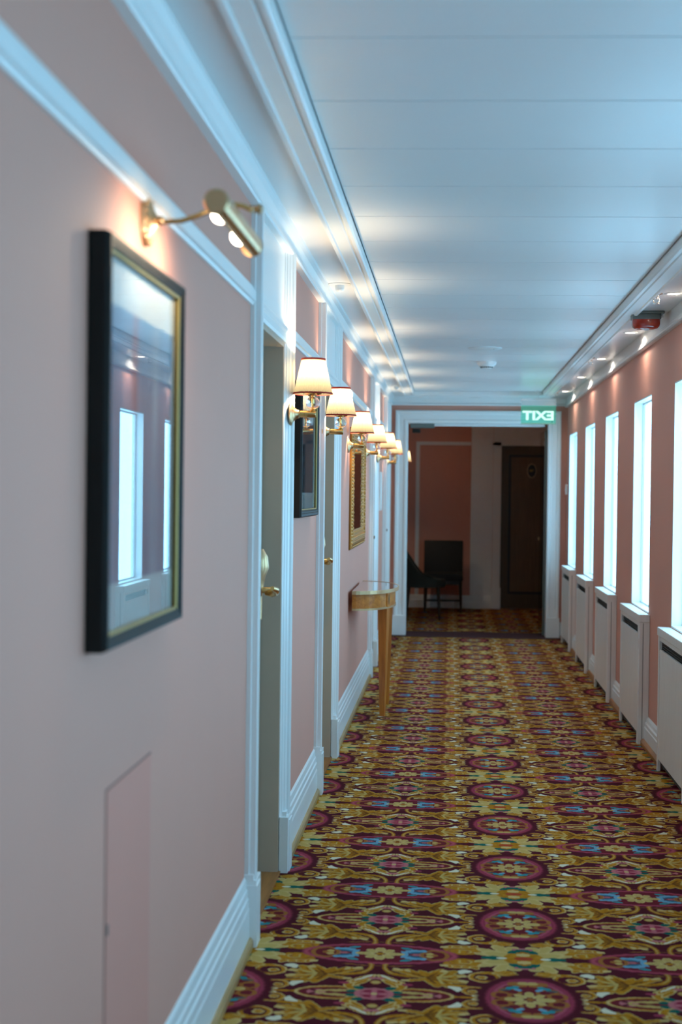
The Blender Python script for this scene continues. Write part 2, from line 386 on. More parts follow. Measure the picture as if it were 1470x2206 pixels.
# ------------------------------------------------------------------ mesh helpers
class MB:
    def __init__(self): self.v = []; self.f = []
    def add(self, vs, fs):
        o = len(self.v); self.v += [tuple(p) for p in vs]; self.f += [tuple(i + o for i in f) for f in fs]; return self
    def box(self, x0, x1, y0, y1, z0, z1):
        x0, x1 = sorted((x0, x1)); y0, y1 = sorted((y0, y1)); z0, z1 = sorted((z0, z1))
        vs = [(x, y, z) for z in (z0, z1) for y in (y0, y1) for x in (x0, x1)]
        return self.add(vs, [(0, 2, 3, 1), (4, 5, 7, 6), (0, 1, 5, 4), (2, 6, 7, 3), (0, 4, 6, 2), (1, 3, 7, 5)])
    def prism(self, prof, a, b, place):               # closed profile [(p,q)], swept from a to b; place(p,q,t)->xyz
        n = len(prof)
        vs = [place(p, q, a) for p, q in prof] + [place(p, q, b) for p, q in prof]
        fs = [(i, (i + 1) % n, n + (i + 1) % n, n + i) for i in range(n)] + [tuple(range(n))[::-1], tuple(range(n, 2 * n))]
        return self.add(vs, fs)
    def lathe(self, prof, seg=24, axis='Z', c=(0, 0, 0), cap=True):    # prof [(r, h)]
        vs = []; fs = []; n = len(prof)
        for r, h in prof:
            for k in range(seg):
                a = 2 * PI * k / seg
                p = {'Z': (r * math.cos(a), r * math.sin(a), h), 'X': (h, r * math.cos(a), r * math.sin(a)), 'Y': (r * math.sin(a), h, r * math.cos(a))}[axis]
                vs.append((p[0] + c[0], p[1] + c[1], p[2] + c[2]))
        for i in range(n - 1):
            for k in range(seg):
                fs.append((i * seg + k, i * seg + (k + 1) % seg, (i + 1) * seg + (k + 1) % seg, (i + 1) * seg + k))
        if cap and prof[0][0] > 1e-6: fs.append(tuple(range(seg))[::-1])
        if cap and prof[-1][0] > 1e-6: fs.append(tuple((n - 1) * seg + k for k in range(seg)))
        return self.add(vs, fs)
    def tube(self, pts, r, seg=10):
        pts = [Vector(p) for p in pts]; n = len(pts); vs = []; fs = []
        rs = r if isinstance(r, (list, tuple)) else [r] * n
        for i, p in enumerate(pts):
            d = (pts[min(i + 1, n - 1)] - pts[max(i - 1, 0)]).normalized()
            a = d.cross(Vector((0, 0, 1)) if abs(d.z) < 0.95 else Vector((1, 0, 0))).normalized(); b = d.cross(a)
            for k in range(seg):
                t = 2 * PI * k / seg; vs.append(p + (a * math.cos(t) + b * math.sin(t)) * rs[i])
        for i in range(n - 1):
            for k in range(seg): fs.append((i * seg + k, i * seg + (k + 1) % seg, (i + 1) * seg + (k + 1) % seg, (i + 1) * seg + k))
        fs += [tuple(range(seg))[::-1], tuple((n - 1) * seg + k for k in range(seg))]
        return self.add(vs, fs)
    def ball(self, c, r, seg=16, rings=10, s=(1, 1, 1)):
        prof = [(max(1e-5, math.sin(PI * i / rings)) * r, -math.cos(PI * i / rings) * r) for i in range(rings + 1)]
        o = len(self.v); self.lathe(prof, seg)
        self.v[o:] = [(c[0] + x * s[0], c[1] + y * s[1], c[2] + z * s[2]) for x, y, z in self.v[o:]]
        return self
    def build(self, name, mat, parent=None, smooth=False, bevel=0.0, loc=None, kind=None):
        me = bpy.data.meshes.new(name); me.from_pydata(self.v, [], self.f)
        bm = bmesh.new(); bm.from_mesh(me)
        if smooth: bmesh.ops.remove_doubles(bm, verts=bm.verts, dist=1e-5)
        bmesh.ops.recalc_face_normals(bm, faces=bm.faces)
        if bevel:
            es = [e for e in bm.edges if e.is_manifold and e.calc_face_angle(0) > 0.6]
            bmesh.ops.bevel(bm, geom=es, offset=bevel, segments=2, affect='EDGES', profile=0.6, clamp_overlap=True)
        bm.to_mesh(me); bm.free()
        if smooth:
            for p in me.polygons: p.use_smooth = True
            try: me.set_sharp_from_angle(angle=math.radians(38))
            except Exception: pass
        me.materials.append(mat if not isinstance(mat, str) else M[mat])
        o = bpy.data.objects.new(name, me); COL.objects.link(o)
        if parent: o.parent = parent
        if loc: o.location = loc
        if kind: o['kind'] = kind
        return o

def B(x0, x1, y0, y1, z0, z1): return MB().box(x0, x1, y0, y1, z0, z1)

def thing(name, label, cat, loc=(0, 0, 0), rz=0.0, group=None):
    o = bpy.data.objects.new(name, None); COL.objects.link(o); o.location = loc; o.rotation_euler = (0, 0, rz)
    o.empty_display_size = 0.1
    o['label'] = label; o['category'] = cat
    if group: o['group'] = group
    return o
def struct_root(name, label):
    o = bpy.data.objects.new(name, None); COL.objects.link(o); o['kind'] = 'structure'; o['label'] = label
    return o
def struct(mb, name, mat, label, **kw):
    o = mb.build(name, mat, kind='structure', **kw); o['label'] = label; return o
def dup(root, loc, label, rz=None):
    r = root.copy(); COL.objects.link(r); r.location = loc; r['label'] = label
    if rz is not None: r.rotation_euler = (0, 0, rz)
    for ch in list(root.children):
        c = ch.copy(); COL.objects.link(c); c.parent = r
        for g in list(ch.children):
            e = g.copy(); COL.objects.link(e); e.parent = c
    return r
def solid_wall(mb, fn, a0, a1, z0, z1, holes):       # fn(a0,a1,z0,z1) adds a box; holes [(a0,a1,z0,z1)]
    As = sorted({a0, a1, *[h[0] for h in holes], *[h[1] for h in holes]})
    for i in range(len(As) - 1):
        p, q = As[i], As[i + 1]; zs = [z0, z1]
        hs = [h for h in holes if h[0] <= p + 1e-6 and h[1] >= q - 1e-6]
        if not hs: fn(p, q, z0, z1); continue
        z = z0
        for h in sorted(hs, key=lambda h: h[2]):
            if h[2] > z + 1e-6: fn(p, q, z, h[2])
            z = h[3]
        if z < z1 - 1e-6: fn(p, q, z, z1)

# ------------------------------------------------------------------ room shell
XL, XR, YB, YE, YE2, YF = -0.62, 1.13, -2.4, 14.10, 14.26, 17.6
ZS, ZT = 2.36, 2.385
DOORS = [(4.33, 4.43, 5.18, 5.28), (6.55, 6.65, 7.46, 7.56), (10.78, 10.88, 11.46, 11.56), (12.92, 13.02, 13.68, 13.78)]
DOOR_H, LEAF_X = 1.945, -0.688
struct(B(-0.78, 1.50, YB, YF + 0.2, -0.06, 0.0), 'floor', 'carpet', 'burgundy and gold patterned corridor carpet with pink medallions')
struct(B(-0.60, 1.10, 13.93, 14.50, 0.0, 0.004), 'trim_1', 'maroon', 'plain dark maroon carpet strip under the far doorway')
w = MB(); solid_wall(w, lambda a, b, c, d: w.box(XL - 0.16, XL, a, b, c, d), YB, YE, 0, 2.45, [(q[1], q[2], 0, DOOR_H) for q in DOORS])
struct(w, 'wall_left', 'pink', 'pink corridor wall on the left with doors')
w = MB(); solid_wall(w, lambda a, b, c, d: w.box(XR, WALL_R2, a, b, c, d), YB, YE, 0, 2.45, [(c - WIN_W / 2, c + WIN_W / 2, WIN_Z0, WIN_Z1) for c in WIN_C])
struct(w, 'wall_right', 'pink', 'pink corridor wall on the right pierced by tall windows')
OX0, OX1, OZ = -0.432, 0.945, 2.10
w = MB(); solid_wall(w, lambda a, b, c, d: w.box(a, b, YE, YE2, c, d), -0.78, 1.50, 0, 2.45, [(OX0 - 0.02, OX1 + 0.02, 0, OZ + 0.02)])
struct(w, 'wall_end', 'pink', 'pink end wall around the wide white framed doorway')
struct(B(-1.0, 1.6, YB - 0.15, YB, -0.05, 2.5), 'wall_back', 'pink', 'pink wall behind the viewpoint')
# ceiling: soffit slab with a recess filled by boards
TX0, TX1, TY0, TY1 = -0.367, 0.857, -2.0, 13.64
w = MB()
w.box(XL - 0.16, TX0, YB, YE, ZS, 2.5); w.box(TX1, WALL_R2, YB, YE, ZS, 2.5)
w.box(TX0, TX1, TY1, YE, ZS, 2.5); w.box(TX0, TX1, YB, TY0, ZS, 2.5); w.box(TX0, TX1, TY0, TY1, ZT + 0.012, 2.5)
ceiling = struct(w, 'ceiling', 'ceil', 'white panelled corridor ceiling with a raised centre')
seam0, dseam = 3.329 * 0.9292, 0.534 * 0.9292
ys = [TY0] + [seam0 + k * dseam for k in range(-9, 22) if TY0 + 0.05 < seam0 + k * dseam < TY1 - 0.05] + [TY1]
SK = 0.030
for i in range(len(ys) - 1):
    a, b = ys[i], ys[i + 1]; m = MB(); g = 0.0034
    x0, x1 = TX0 + 0.006, TX1 - 0.006
    sk = lambda y, x: (y + (x - 0.2) * SK) if TY0 < y < TY1 else y
    vs = []
    for z in (ZT, ZT + 0.016):
        vs += [(x0, sk(a, x0) + g, z), (x1, sk(a, x1) + g, z), (x1, sk(b, x1) - g, z), (x0, sk(b, x0) - g, z)]
    m.add(vs, [(3, 2, 1, 0), (4, 5, 6, 7), (0, 1, 5, 4), (1, 2, 6, 5), (2, 3, 7, 6), (3, 0, 4, 7)])
    m.build('ceiling_panel', 'ceil', ceiling)
# moulding frame round the recess (mitred sweep)
prof = [(-0.002, ZS + 0.02), (-0.002, ZS - 0.010), (0.004, ZS - 0.016), (0.016, ZS - 0.016), (0.020, ZS - 0.008), (0.026, ZS - 0.008), (0.030, ZS - 0.015),
        (0.074, ZS - 0.019), (0.078, ZS - 0.027), (0.090, ZS - 0.027), (0.095, ZS - 0.018), (0.095, ZS + 0.004)]
def frame_sweep(mb, prof, x0, x1, y0, y1):            # closed rectangular sweep in plan; prof p grows outwards
    n = len(prof); vs = []
    for (cx, cy_, sx, sy) in ((x0, y0, -1, -1), (x1, y0, 1, -1), (x1, y1, 1, 1), (x0, y1, -1, 1)):
        vs += [(cx + sx * p, cy_ + sy * p, z) for p, z in prof]
    fs = [(k * n + i, k * n + (i + 1) % n, ((k + 1) % 4) * n + (i + 1) % n, ((k + 1) % 4) * n + i) for k in range(4) for i in range(n)]
    return mb.add(vs, fs)
struct(frame_sweep(MB(), prof, TX0, TX1, TY0, TY1), 'trim_2', 'white', 'white moulding framing the raised centre of the ceiling')
# cornices
cor = [(0, 2.278), (0.026, 2.278), (0.031, 2.284), (0.031, 2.292), (0.024, 2.299), (0.018, 2.301), (0.018, 2.307), (0.022, 2.318), (0.034, 2.338), (0.046, 2.349), (0.048, 2.3605), (0, 2.3605)]
struct(MB().prism(cor, YB, YE, lambda p, q, t: (XL + p, t, q)), 'trim_3', 'white', 'white cornice along the top of the left wall')
corr = [(0, 2.264), (0.020, 2.264), (0.027, 2.270), (0.027, 2.280), (0.020, 2.288), (0.020, 2.296), (0.016, 2.302), (0.016, 2.3605), (0, 2.3605)]
struct(MB().prism(corr, YB, YE, lambda p, q, t: (XR - p, t, q)), 'trim_4', 'white', 'white cornice along the top of the right wall')
struct(MB().prism(cor, XL, XR, lambda p, q, t: (t, YE - p, q - 0.002)), 'trim_5', 'white', 'white cornice across the end wall')
# picture rail pieces, baseboards and oak strips between the door casings
segs = []; y = YB
for q in DOORS: segs.append((y, q[0])); y = q[3]
segs.append((y, YE))
rail = struct_root('trim_6', 'white picture rail dividing the left wall panels')
railp = [(0, 1.972), (0.008, 1.972), (0.012, 1.980), (0.018, 1.984), (0.018, 2.014), (0.012, 2.020), (0.008, 2.030), (0, 2.032)]
bbl = struct_root('baseboard_left', 'tall white stepped skirting along the left wall')
bbp = [(0, 0), (0.020, 0), (0.020, 0.118), (0.017, 0.126), (0.017, 0.150), (0.013, 0.156), (0.013, 0.176), (0.009, 0.182), (0.007, 0.206), (0.002, 0.214), (0, 0.214)]
stripl = [(0.018, 0), (0.032, 0), (0.032, 0.020), (0.026, 0.030), (0.018, 0.032)]
for a, b in segs:
    MB().prism(railp, a, b, lambda p, q, t: (XL + p, t, q)).build('rail', 'white', rail)
    MB().prism(bbp, a, b, lambda p, q, t: (XL + p, t, q)).build('board', 'white', bbl)
    MB().prism(stripl, a, b, lambda p, q, t: (XL + p, t, q)).build('oak_strip', 'oak_strip', bbl)
bbr = struct_root('baseboard_right', 'white skirting between the radiator covers on the right')
COV = [(12.87, 13.75), (11.31, 12.18), (9.73, 10.59), (8.13, 9.02), (6.54, 7.40)]
y = YB; rs = []
for a, b in sorted(COV): rs.append((y, a)); y = b
rs.append((y, YE))
bbq = [(0, 0), (0.026, 0), (0.026, 0.098), (0.022, 0.104), (0.022, 0.122), (0.014, 0.128), (0.012, 0.146), (0.004, 0.156), (0, 0.156)]
stripr = [(0.022, 0), (0.044, 0), (0.044, 0.020), (0.036, 0.032), (0.022, 0.034)]
for a, b in rs:
    MB().prism(bbq, a, b, lambda p, q, t: (XR - p, t, q)).build('board', 'white', bbr)
    MB().prism(stripr, a, b, lambda p, q, t: (XR - p, t, q)).build('oak_strip', 'oak_warm', bbr)
bbe = struct_root('baseboard_end', 'short white skirting pieces beside the end doorway')
for a, b in ((XL + 0.02, -0.563), (1.072, XR - 0.026)):
    MB().prism(bbq, a, b, lambda p, q, t: (t, YE - p, q)).build('board', 'white', bbe)

# ------------------------------------------------------------------ left doors
def make_door(n, q, handle):
    o0, i0, i1, o1 = q
    r = struct_root('door_%d' % n, ('nearest', 'second', 'third', 'farthest')[n - 1] + ' taupe guest door on the left with fluted white casing')
    # profile across the casing: (distance from opening edge, proud of wall)
    wd = o1 - i1
    pr = [(0, -0.01), (0, 0.006), (0.010, 0.010), (0.014, 0.006), (0.018, 0.013), (0.030, 0.018), (0.034, 0.014), (0.038, 0.021), (0.052, 0.026), (0.056, 0.023), (0.060, 0.032), (0.066, 0.036), (wd - 0.012, 0.036), (wd - 0.008, 0.032), (wd - 0.008, 0.016), (wd, 0.013), (wd, -0.01)]
    MB().prism(pr, 0.0, 2.279, lambda p, h, t: (XL + h, i1 + p, t)).build('casing', 'white', r)
    MB().prism(pr, 0.0, 2.279, lambda p, h, t: (XL + h, i0 - p, t)).build('casing', 'white', r)
    # plinth blocks
    for s, e in ((1, i1), (-1, i0)):
        m = MB(); ya, yb = e, e + s * (wd + 0.006)
        m.box(XL - 0.02, XL + 0.038, ya, yb, 0, 0.205); m.box(XL - 0.02, XL + 0.042, ya + s * 0.03, yb + s * 0.004, 0, 0.190); m.box(XL, XL + 0.030, ya + s * 0.02, yb, 0.205, 0.222)
        m.build('plinth_block', 'white', r)
    # overdoor panel and lintel
    B(XL - 0.005, XL + 0.004, i0, i1, DOOR_H + 0.02, 2.30).build('overdoor_panel', 'white', r)
    lp = [(0, DOOR_H), (0.014, DOOR_H), (0.018, DOOR_H + 0.010), (0.018, DOOR_H + 0.030), (0.024, DOOR_H + 0.038), (0.024, DOOR_H + 0.050), (0.010, DOOR_H + 0.060), (0.006, DOOR_H + 0.072), (-0.006, DOOR_H + 0.072), (-0.006, DOOR_H)]
    MB().prism(lp, i0, i1, lambda p, z, t: (XL + p, t, z)).build('lintel', 'white', r)
    # taupe jamb lining
    for name, a, b, z0, z1 in (('jamb', i1 - 0.014, i1, 0, DOOR_H), ('jamb', i0, i0 + 0.014, 0, DOOR_H), ('jamb', i0 + 0.014, i1 - 0.014, DOOR_H - 0.014, DOOR_H)):
        B(XL - 0.15, XL + 0.004, a, b, z0, z1).build(name, 'jamb', r)
    B(LEAF_X - 0.04, LEAF_X, i0 + 0.016, i1 - 0.016, 0.012, DOOR_H - 0.016).build('leaf', 'leaf', r, bevel=0.002)
    B(LEAF_X - 0.04, XL + 0.012, i0 + 0.001, i1 - 0.001, 0, 0.008).build('threshold', 'oak_warm', r)
    # handle: long plate with card reader, lever
    hy = i1 - 0.17
    pl = MB()
    out = [(-0.115, 0.012), (0.115, 0.012)]
    zz = [(-0.125, 0.016, 0.020), (-0.120, 0.020, 0.024), (-0.02, 0.022, 0.025), (0.03, 0.030, 0.034), (0.06, 0.034, 0.046), (0.10, 0.032, 0.042), (0.128, 0.020, 0.026)]
    vs = []; seg = 12
    for dz, hw, hx in zz:
        for k in range(seg):
            a = PI * k / (seg - 1); vs.append((LEAF_X + 0.001 + hx * math.sin(a) ** 0.6, hy + hw * math.cos(a), 1.07 + dz))
    fs = [(i * seg + k, i * seg + k + 1, (i + 1) * seg + k + 1, (i + 1) * seg + k) for i in range(len(zz) - 1) for k in range(seg - 1)]
    fs += [(i * seg, (i + 1) * seg, (i + 1) * seg + seg - 1, i * seg + seg - 1) for i in range(len(zz) - 1)]
    fs += [tuple(range(seg))[::-1], tuple((len(zz) - 1) * seg + k for k in range(seg))]
    e = pl.add(vs, fs).build('escutcheon', 'brass_dull', r, smooth=True)
    B(LEAF_X + 0.018, LEAF_X + 0.034, hy - 0.010, hy + 0.010, 1.165, 1.185).build('card_slot', 'dark', e, bevel=0.003)
    MB().lathe([(0.011, LEAF_X + 0.012), (0.011, LEAF_X + 0.055), (0.009, LEAF_X + 0.060)], 16, 'X', (0, hy, 1.052)).build('handle_neck', 'brass', e, smooth=True)
    MB().tube([(LEAF_X + 0.040, hy + 0.005, 1.044), (LEAF_X + 0.060, hy - 0.010, 1.042), (LEAF_X + 0.076, hy - 0.035, 1.048), (LEAF_X + 0.082, hy - 0.075, 1.058), (LEAF_X + 0.074, hy - 0.115, 1.066)], [0.012, 0.014, 0.014, 0.012, 0.008], 12).build('lever', 'brass', e, smooth=True)
    return r
for i, q in enumerate(DOORS): make_door(i + 1, q, True)

# ------------------------------------------------------------------ end doorway (door_5) and glass leaf
r = struct_root('door_5', 'wide white framed doorway in the end wall')
fp = [(0, 0.002), (0, 0.022), (0.012, 0.028), (0.030, 0.028), (0.040, 0.020), (0.085, 0.022), (0.095, 0.036), (0.115, 0.040), (0.126, 0.034), (0.126, 0.002)]
MB().prism(fp, 0.0, OZ + 0.13, lambda p, h, t: (OX0 - p, YE - h, min(t, OZ + p))).build('casing', 'white', r)
MB().prism(fp, 0.0, OZ + 0.13, lambda p, h, t: (OX1 + p, YE - h, min(t, OZ + p))).build('casing', 'white', r)
MB().prism(fp, 0.0, 1.0, lambda p, h, t: ((OX0 - p) if t < 0.5 else (OX1 + p), YE - h, OZ + p)).build('head_casing', 'white', r)
for x0, x1 in ((OX0 - 0.132, OX0 + 0.001), (OX1 - 0.001, OX1 + 0.132)):
    B(x0, x1, YE - 0.046, YE - 0.001, 0, 0.20).build('plinth_block', 'white', r, bevel=0.004)
B(OX0 - 0.02, OX0, YE - 0.001, YE2, 0, OZ).build('jamb', 'white', r); B(OX1, OX1 + 0.02, YE - 0.001, YE2, 0, OZ).build('jamb', 'white', r)
B(OX0, OX1, YE - 0.001, YE2, OZ, OZ + 0.02).build('head_lining', 'white', r)
dc = thing('door_closer', 'slim grey door closer rail under the head of the end doorway', 'door closer', (OX0 + 0.02, YE + 0.05, OZ - 0.045))
B(0.0, 0.24, 0, 0.03, 0.0, 0.044).build('housing', 'grey_plastic', dc, bevel=0.004)
B(0.24, OX1 - OX0 - 0.05, 0.004, 0.026, 0.020, 0.044).build('track', 'white_plastic', dc)
B(0.02, 0.10, 0.03, 0.10, -0.045, -0.004).build('arm_bracket', 'black', dc, bevel=0.006)
gd = thing('glass_door', 'smoked glass door leaf standing open at the right of the end doorway', 'glass door', (OX1 - 0.012, YE2 - 0.03, 0))
B(-0.006, 0.006, 0.05, 0.78, 0.01, OZ - 0.05).build('glass_leaf', 'door_glass', gd)
B(-0.010, 0.010, 0.0, 0.05, 0.008, OZ - 0.05).build('hinge_stile', 'grey_plastic', gd)

# ------------------------------------------------------------------ windows
for n, c in enumerate(WIN_C):
    a, b = c - WIN_W / 2, c + WIN_W / 2
    r = struct_root('window_%d' % (n + 1), 'tall narrow window in a white reveal in the right wall, number %d from the far end' % (n + 1))
    t_ = 0.008
    for y0, y1, z0, z1 in ((a, a + t_, WIN_Z0, WIN_Z1), (b - t_, b, WIN_Z0, WIN_Z1), (a + t_, b - t_, WIN_Z1 - t_, WIN_Z1), (a + t_, b - t_, WIN_Z0, WIN_Z0 + t_)):
        B(XR + 0.001, WALL_R2, y0, y1, z0, z1).build('reveal', 'white', r)
    fw = 0.009; fx0, fx1 = 1.185, 1.200
    ia, ib, za, zb = a + t_, b - t_, WIN_Z0 + t_, WIN_Z1 - t_
    for y0, y1, z0, z1 in ((ia, ia + fw, za, zb), (ib - fw, ib, za, zb), (ia + fw, ib - fw, za, za + fw), (ia + fw, ib - fw, zb - fw, zb)):
        B(fx0, fx1, y0, y1, z0, z1).build('frame', 'white', r)
    B(1.188, 1.192, ia + fw, ib - fw, za + fw, zb - fw).build('pane', 'pane', r)

# ------------------------------------------------------------------ radiator covers
def radiator_cover(a, b, label):
    o = thing('radiator_cover', label, 'radiator cover', (XR, (a + b) / 2, 0), 0, 'radiator covers under the windows')
    h = (b - a) / 2; X = -0.058
    B(X - 0.006, -0.001, -h - 0.004, h + 0.004, 0.690, 0.733).build('top_board', 'cover', o, bevel=0.004)
    for s in (-1, 1):
        B(X, -0.001, s * h, s * (h - 0.018), 0, 0.690).build('side_panel', 'cover', o, bevel=0.0015)
        B(-0.040, -0.034, s * h, s * (h + 0.0015), 0.01, 0.685).build('side_groove', 'groove', o)
        B(X - 0.003, X + 0.012, s * (h - 0.0181), s * (h - 0.055), 0.0, 0.690).build('stile', 'cover', o, bevel=0.0015)
    hi = h - 0.0552
    B(X + 0.001, X + 0.012, -hi, hi, 0.060, 0.622).build('front_panel', 'cover', o, bevel=0.0015)
    B(X + 0.001, X + 0.012, -hi, hi, 0.666, 0.690).build('top_rail', 'cover', o)
    B(X + 0.022, X + 0.026, -hi, hi, 0.02, 0.688).build('grille_backing', 'slot', o)
    for k in range(3): B(X + 0.012, X + 0.016, -hi, hi, 0.629 + 0.012 * k, 0.634 + 0.012 * k).build('grille_bar', 'slot', o)
    return o
names = ['white radiator cover farthest from view, beside the end doorway frame', 'white radiator cover under the second window from the far end', 'white radiator cover under the third window from the far end',
         'white radiator cover fourth from the far end, below the red alarm', 'large white radiator cover cut off at the right picture edge']
for (a, b), nm in zip(COV, names): radiator_cover(a, b, nm)

# ------------------------------------------------------------------ sconces
def make_sconce(loc, label):
    o = thing('wall_sconce', label, 'wall lamp', loc, 0, 'brass wall sconces with pleated shades')
    bp = MB().lathe([(0.0001, 0.0), (0.043, 0.0), (0.044, 0.003), (0.041, 0.007), (0.030, 0.011), (0.022, 0.018), (0.017, 0.026), (0.015, 0.033), (0.0001, 0.034)], 28, 'X')
    bp.build('back_plate', 'brass_dull', o, smooth=True)
    MB().lathe([(0.0001, 0.031), (0.006, 0.031), (0.006, 0.036), (0.0135, 0.037), (0.0135, 0.052), (0.0122, 0.053), (0.0122, 0.055), (0.0135, 0.056), (0.0135, 0.092), (0.012, 0.096), (0.0001, 0.097)], 20, 'X').build('arm', 'brass', o, smooth=True)
    A = 0.084
    MB().lathe([(0.0001, 0.008), (0.007, 0.010), (0.010, 0.015), (0.006, 0.019), (0.0035, 0.021), (0.0035, 0.060), (0.007, 0.062), (0.007, 0.067), (0.0001, 0.068)], 16, 'Z', (A, 0, 0)).build('stem', 'brass', o, smooth=True)
    MB().ball((A, 0, 0.041), 0.0265, 20, 12, (1, 1, 0.9)).build('glass_ball', 'crystal', o, smooth=True)
    MB().lathe([(0.0001, 0.0665), (0.010, 0.067), (0.024, 0.0715), (0.033, 0.0765), (0.034, 0.0785), (0.022, 0.076), (0.0001, 0.073)], 24, 'Z', (A, 0, 0)).build('drip_dish', 'brass', o, smooth=True)
    MB().lathe([(0.0001, 0.0735), (0.010, 0.0735), (0.010, 0.112), (0.0001, 0.1125)], 14, 'Z', (A, 0, 0)).build('candle_tube', 'white_plastic', o, smooth=True)
    # pleated shade
    nP = 46; vs = []; fs = []; H0, H1 = 0.074, 0.205; r0, r1 = 0.071, 0.042; R_ = 7
    for i in range(R_ + 1):
        tt = i / R_; z = H0 + (H1 - H0) * tt; rr = r0 + (r1 - r0) * tt
        for k in range(nP * 2):
            a = PI * k / nP; q = rr * (1.0 + (0.022 if k % 2 else -0.012))
            vs.append((A + q * math.cos(a), q * math.sin(a), z))
    n2 = nP * 2
    fs = [(i * n2 + k, i * n2 + (k + 1) % n2, (i + 1) * n2 + (k + 1) % n2, (i + 1) * n2 + k) for i in range(R_) for k in range(n2)]
    sh = MB().add(vs, fs).build('lamp_shade', 'shade', o)
    def band(r_, z0, z1, mat):
        rr = r_ * 1.03
        MB().lathe([(rr - 0.0005, z0), (rr + 0.0012, z0), (rr + 0.0014, (z0 + z1) / 2), (rr + 0.0006, z1), (rr - 0.0005, z1), (rr - 0.0005, z0)], 40, 'Z', (A, 0, 0), False).build('braid_trim', mat, sh, smooth=True)
    band(0.0703, 0.0730, 0.0795, 'red_dark'); band(0.0428, 0.1985, 0.2060, 'red_trim_lit')
    ld = bpy.data.lights.new('bulb_light', 'POINT'); ld.energy = SCONCE_W; ld.color = WARM; ld.shadow_soft_size = 0.022
    lo = bpy.data.objects.new('bulb_light', ld); COL.objects.link(lo); lo.parent = o; lo.location = (A, 0, 0.153)
    return o
s1 = make_sconce((-0.597, 5.235, 1.69), 'nearest brass wall sconce with pleated cream shade, right of the first door')
dup(s1, (-0.600, 6.60, 1.685), 'second brass wall sconce, on the casing left of the second door')
dup(s1, (XL + 0.001, 8.50, 1.685), 'third brass wall sconce, at the near side of the gilt mirror')
dup(s1, (XL + 0.001, 10.20, 1.69), 'fourth brass wall sconce, at the far side of the gilt mirror')
dup(s1, (-0.597, 11.52, 1.69), 'fifth brass wall sconce, small in view beyond the gilt mirror')
dup(s1, (-0.597, 12.97, 1.685), 'sixth and last brass wall sconce before the end doorway')
dup(s1, (XL + 0.001, 16.6, 1.70), 'sconce glowing in the dark lobby behind the left door frame')

# ------------------------------------------------------------------ foreground picture with its lamp
def framed_picture(name, label, y0, y1, z0, z1, X, fw, depth, art, mats, my=0.05, mz=0.095):
    cyy, czz = (y0 + y1) / 2, (z0 + z1) / 2
    o = thing(name, label, 'framed picture', (X, cyy, czz))
    hy, hz = (y1 - y0) / 2, (z1 - z0) / 2
    pf = [(0, 0.001), (0, depth * 0.75), (fw * 0.15, depth), (fw * 0.45, depth), (fw * 0.6, depth * 0.92), (fw * 0.75, depth * 0.92), (fw, depth * 0.80), (fw, 0.001)]
    n = len(pf); vs = []
    for sy, sz in ((-1, -1), (1, -1), (1, 1), (-1, 1)): vs += [(h, sy * (hy - p), sz * (hz - p)) for p, h in pf]
    fs = [(k * n + i, k * n + (i + 1) % n, ((k + 1) % 4) * n + (i + 1) % n, ((k + 1) % 4) * n + i) for k in range(4) for i in range(n)]
    MB().add(vs, fs).build('frame', mats, o)
    pl = [(fw - 0.001, depth * 0.82), (fw + 0.004, depth * 0.76), (fw + 0.004, depth * 0.64), (fw - 0.001, depth * 0.64)]
    n = 4; vs = []
    for sy, sz in ((-1, -1), (1, -1), (1, 1), (-1, 1)): vs += [(h, sy * (hy - p), sz * (hz - p)) for p, h in pl]
    fs = [(k * n + i, k * n + (i + 1) % n, ((k + 1) % 4) * n + (i + 1) % n, ((k + 1) % 4) * n + i) for k in range(4) for i in range(n)]
    MB().add(vs, fs).build('gilt_lip', 'gold_lip', o)
    a, b = hy - fw, hz - fw
    B(0.002, depth * 0.50, -a, a, -b, b).build('mount', 'mat', o)
    B(depth * 0.50, depth * 0.52, -a + my, a - my, -b + mz, b - mz).build('print', art, o)
    B(depth * 0.56, depth * 0.62, -a - 0.0005, a + 0.0005, -b - 0.0005, b + 0.0005).build('glass', 'pic_glass', o)
    return o
framed_picture('framed_picture', 'large blurred print in black and gilt frame hanging under the brass picture lamp', 2.375, 3.055, 1.122, 1.842, XL + 0.001, 0.026, 0.040, 'art1', 'black', 0.012, 0.085)
framed_picture('framed_picture', 'dark blue print in black frame hanging between the first two doors', 5.56, 6.28, 1.300, 1.84, XL + 0.001, 0.030, 0.034, 'art2', 'black', 0.04, 0.07)
# picture lamp
pl = thing('picture_lamp', 'brass picture lamp with two bulbs on a curved arm above the nearest print', 'picture lamp', (XL, 2.815, 1.94))
vs = MB(); rings = [(1.0, 0.0), (1.02, 0.004), (0.94, 0.010), (0.80, 0.012), (0.70, 0.017), (0.45, 0.020), (0.25, 0.026), (0.001, 0.030)]
vs.lathe([(0.045 * a_, h_) for a_, h_ in rings], 28, 'X')
vs.v = [(x, y * 0.85, z * 1.15) for x, y, z in vs.v]
bp = vs.build('back_plate', 'brass_dull', pl, smooth=True)
m = MB()
for k in range(18):
    a = 2 * PI * k / 18; m.ball((0.012, 0.034 * math.cos(a), 0.046 * math.sin(a)), 0.0042, 8, 6)
m.build('beading', 'brass_dull', bp, smooth=True)
pts = [(0.026, 0, 0.0), (0.045, 0, -0.002), (0.075, 0.002, 0.000), (0.105, 0.006, 0.010), (0.135, 0.01, 0.024), (0.160, 0.015, 0.034), (0.182, 0.02, 0.036), (0.200, 0.02, 0.032), (0.212, 0.02, 0.026)]
MB().tube(pts, 0.0052, 10).build('arm', 'brass', pl, smooth=True)
MB().ball((0.034, 0, 0), 0.010, 14, 8).build('arm_collar', 'brass_dull', pl, smooth=True)
